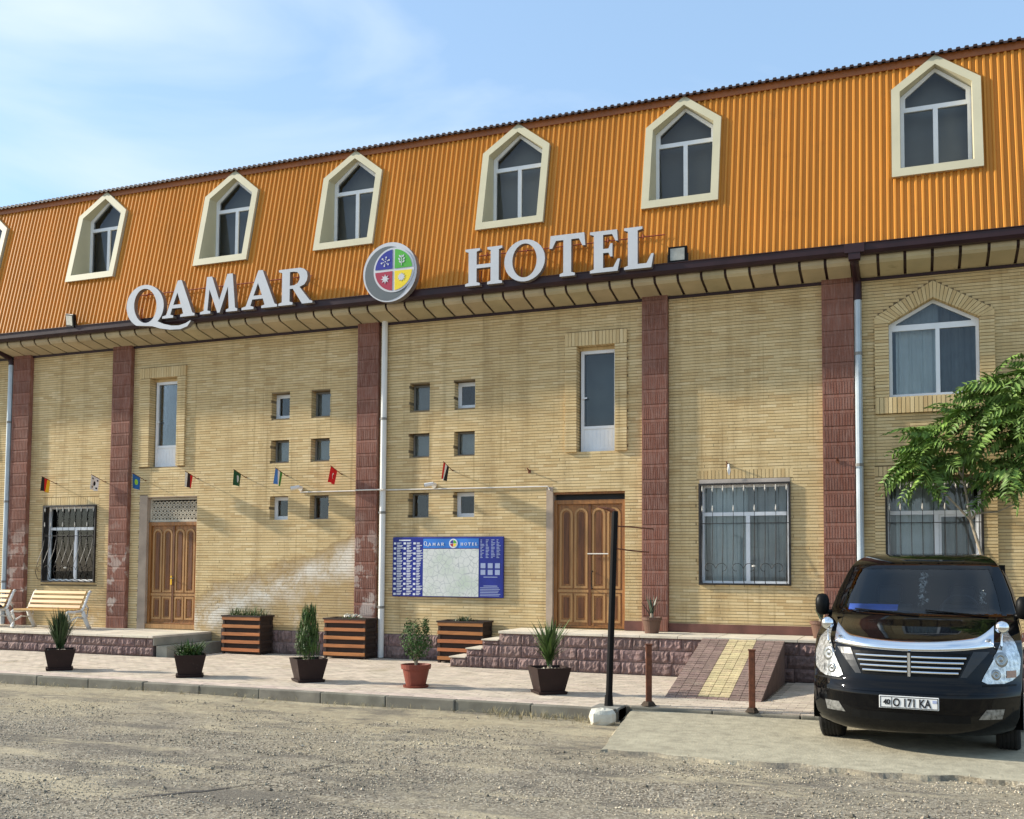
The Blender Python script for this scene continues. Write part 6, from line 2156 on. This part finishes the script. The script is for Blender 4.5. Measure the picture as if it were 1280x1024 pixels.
# headlights
HLI = [(.685, .66), (.70, .61), (.76, .635), (.90, .712), (1.05, .772), (1.16, .805)]
HLO = [(.685, .80), (.70, .855), (.76, .925), (.90, .940), (1.05, .895), (1.16, .815)]
for s in (-1, 1):
    zz = lin(0.685, 1.16, 20)
    a_ = lambda z_: s * (lerp_tab(HLO, z_) if s < 0 else lerp_tab(HLI, z_))
    b2 = lambda z_: s * (lerp_tab(HLI, z_) if s < 0 else lerp_tab(HLO, z_))
    hl = vpatch(zz, a_, b2, 0.010, 8, thick=0.02).build('headlight', 'lens_chrome', van, smooth=True)
    for (hx, hz, hr, mt) in ((0.765, 0.90, 0.072, 'lens_bulb'), (0.725, 0.765, 0.050, 'lens_bulb')):
        hy = Fy(s * hx, hz)
        nv_ = Vector((s * 0.55, -0.83, 0.1)).normalized()
        a = nv_.cross(Vector((0, 0, 1))).normalized()
        b_ = a.cross(nv_)
        mb = MB()
        c0 = Vector((s * hx, hy, hz)) + nv_ * 0.012
        K = 20
        vs_ = []
        for (rr, dd) in ((1.0, 0.0), (0.85, 0.012), (0.5, 0.002), (0.12, 0.004), (0.0, 0.012)):
            vs_ += [c0 + (a * math.cos(2 * math.pi * k / K) + b_ * math.sin(2 * math.pi * k / K)) * hr * rr + nv_ * dd for k in range(K)]
        mb.add(vs_, [(j * K + k, j * K + (k + 1) % K, (j + 1) * K + (k + 1) % K, (j + 1) * K + k) for j in range(4) for k in range(K)])
        mb.build('lamp_bowl', mt, hl, smooth=True)
    vpatch(lin(0.735, 0.80, 4), lambda z_: s * (0.90 if s < 0 else 0.82), lambda z_: s * (0.82 if s < 0 else 0.90), 0.016, 4).build('indicator', 'amber' if s > 0 else 'lens_chrome', hl)
    # fog lamp
    fx = (lambda z_: s * (0.80 - (0.455 - z_) * 0.25)) , (lambda z_: s * (0.585 + (z_ - 0.365) * 0.75))
    fg = vpatch(lin(0.365, 0.455, 5), fx[0] if s < 0 else fx[1], fx[1] if s < 0 else fx[0], 0.006, 6, thick=0.02).build('fog_light', 'fog_lens', van)
    # parking mirror on the wing
    q = Vector((s * 0.775, Fy(s * .775, 1.02) - 0.03, 1.0))
    fmr = MB()
    fmr.tube([q + Vector((0, 0.03, -0.02)), q + Vector((s * 0.004, -0.03, 0.03)), q + Vector((s * 0.01, -0.02, 0.16))], 0.011, 7)
    bl = q + Vector((s * 0.012, -0.02, 0.20))
    fw = fmr.build('wing_mirror_stalk', 'chrome', van)
    mb = MB()
    K = 14
    vs_ = [bl + Vector((0.062 * math.sin(math.pi * j / 8) * math.cos(2 * math.pi * k / K), 0.05 * math.sin(math.pi * j / 8) * math.sin(2 * math.pi * k / K), 0.062 * math.cos(math.pi * j / 8))) for j in range(9) for k in range(K)]
    mb.add(vs_, [(j * K + (k + 1) % K, j * K + k, (j + 1) * K + k, (j + 1) * K + (k + 1) % K) for j in range(8) for k in range(K)])
    mb.build('wing_mirror', 'chrome', van, smooth=True)
    # door mirror
    mb = MB()
    K = 12
    c0 = Vector((s * 0.975, 1.22, 1.36))
    vs_ = []
    for j in range(9):
        for k in range(K):
            dv = Vector((math.sin(math.pi * j / 8) * math.cos(2 * math.pi * k / K), math.sin(math.pi * j / 8) * math.sin(2 * math.pi * k / K), math.cos(math.pi * j / 8)))
            vs_.append(c0 + Vector((dv.x * 0.075 * abs(dv.x) ** -0.25 if abs(dv.x) > 1e-3 else 0, dv.y * 0.075, dv.z * 0.118 * (abs(dv.z) ** -0.2 if abs(dv.z) > 1e-3 else 1))))
    mb.add(vs_, [(j * K + (k + 1) % K, j * K + k, (j + 1) * K + k, (j + 1) * K + (k + 1) % K) for j in range(8) for k in range(K)])
    mb.tube([(s * 0.86, 1.36, 1.27), (s * 0.96, 1.24, 1.28)], 0.028, 7)
    mb.build('door_mirror', 'black_plastic', van, smooth=True)
    # side glass and door line
    sg = MB()
    vs_ = []
    for z_ in lin(1.30, 1.74, 8):
        ya = Fy(s * Wv(z_) * 0.999, z_) + 0.10
        for k in range(13):
            vs_.append((s * (Wv(z_) + 0.012), ya + (4.55 - ya) * k / 12, z_))
    fs_ = [(j * 13 + k, j * 13 + k + 1, (j + 1) * 13 + k + 1, (j + 1) * 13 + k) for j in range(7) for k in range(12)]
    sg.add(vs_, [f if s > 0 else f[::-1] for f in fs_]).build('side_window', 'grey_trim', van, smooth=True)
    MB().box(s * 0.962 - 0.004, s * 0.962 + 0.004, 2.0, 2.14, 1.02, 1.05).build('door_handle', 'chrome', van)
    vpatch(lin(0.66, 0.676, 2), lambda z_: s * (0.90 if s < 0 else 0.62), lambda z_: s * (0.62 if s < 0 else 0.90), 0.003, 5).build('bumper_seam', 'black_plastic', van)
# shut lines: bonnet edge, door edges
for s in (-1, 1):
    pts = [(s * (0.70 + 0.035 * t_), Fy(s * (0.70 + 0.035 * t_), 1.10 + 0.16 * t_) - 0.002, 1.10 + 0.16 * t_) for t_ in np.linspace(0, 1, 8)]
    MB().tube(pts, 0.0035, 4).build('bonnet_seam', 'black_plastic', van)
    pts = [(s * (Wv(z_) + 0.006), 1.62 + 0.03 * math.sin(z_ * 3), z_) for z_ in np.linspace(0.35, 1.28, 10)]
    MB().tube(pts, 0.004, 4).build('door_seam', 'black_plastic', van)
# bumper air slot and lower lip
vpatch(lin(0.325, 0.40, 4), lambda z_: -0.52, lambda z_: 0.52, 0.003, 14).build('air_intake', 'black_plastic', van)
vpatch(lin(0.585, 0.60, 3), lambda z_: -0.86, lambda z_: 0.86, 0.008, 24).build('bumper_moulding', 'paint', van, smooth=True)
# badge emblem on the bonnet edge is absent; number plate
pl = MB()
pl.box(-0.26, 0.26, -0.022, -0.004, 0.440, 0.556)
plate = pl.build('number_plate', 'plate', van, bevel=0.004)
def text_mesh(txt, h, name, mat, parent, loc, wide=1.0):
    cu = bpy.data.curves.new(name, 'FONT')
    cu.body = txt
    cu.size = h / 0.72
    cu.extrude = 0.001
    cu.align_x = 'LEFT'
    cu.offset = 0.0028
    ob = bpy.data.objects.new(name, cu)
    COL.objects.link(ob)
    bpy.context.view_layer.update()
    dg = bpy.context.evaluated_depsgraph_get()
    me = bpy.data.meshes.new_from_object(ob.evaluated_get(dg))
    bpy.data.objects.remove(ob)
    me.materials.clear()
    me.materials.append(M[mat])
    o_ = bpy.data.objects.new(name, me)
    COL.objects.link(o_)
    o_.parent = parent
    o_.location = loc
    o_.rotation_euler = (R(90), 0, 0)
    o_.scale = (wide, 1, 1)
    return o_
text_mesh('40', 0.046, 'plate_region', 'plate_black', plate, (-0.222, -0.0245, 0.476), 0.95)
text_mesh('O 171 KA', 0.074, 'plate_text', 'plate_black', plate, (-0.139, -0.0245, 0.462), 0.765)
fr = MB()
frame_rect(fr, -0.252, 0.252, 0.447, 0.549, -0.0245, -0.0225, 0.005)
fr.box(-0.152, -0.148, -0.0245, -0.0225, 0.453, 0.543)
fr.build('plate_border', 'plate_black', plate)
MB().box(0.205, 0.240, -0.0245, -0.0225, 0.505, 0.530).build('plate_flag', 'board_pale', plate)
# wheels
for (wx, wy) in WHEELS:
    prof_w = [(0.215, -0.10), (0.30, -0.108), (0.325, -0.095), (0.335, -0.07), (0.337, 0.0), (0.335, 0.07), (0.325, 0.095), (0.30, 0.108), (0.215, 0.10)]
    w = bpy.data.objects.new('wheel', MB().lathe([(r_, h_) for r_, h_ in prof_w], 0, 0, 28, axis='x').mesh('wheel', 'tyre', True))
    COL.objects.link(w)
    w.parent = van
    w.location = (wx, wy, 0.322)
    sg_ = 1 if wx > 0 else -1
    MB().lathe([(0.0, sg_ * 0.05), (0.06, sg_ * 0.06), (0.19, sg_ * 0.075), (0.217, sg_ * 0.098), (0.217, -sg_ * 0.098)], 0, 0, 20, axis='x').build('rim', 'lens_chrome', w)
    tr_ = MB()
    for k in range(-2, 3):
        tr_.lathe([(0.3385, k * 0.034 - 0.011), (0.342, k * 0.034 - 0.009), (0.342, k * 0.034 + 0.009), (0.3385, k * 0.034 + 0.011)], 0, 0, 28, axis='x')
    tr_.build('tread', 'tyre', w)
    ar = MB()
    vs_ = []
    for a in np.linspace(-0.25, math.pi + 0.25, 22):
        for (rr, dx_) in ((0.375, 0.02), (0.425, 0.015), (0.375, -0.25)):
            xx_ = sg_ * (0.935 + dx_)
            vs_.append((xx_, wy + rr * math.cos(a), 0.33 + rr * math.sin(a)))
    fs_ = []
    for i in range(21):
        fs_ += [(3 * i, 3 * i + 1, 3 * i + 4, 3 * i + 3), (3 * i + 2, 3 * i, 3 * i + 3, 3 * i + 5)]
    ar.add(vs_, fs_).build('wheel_arch', 'black_plastic', van, smooth=True)
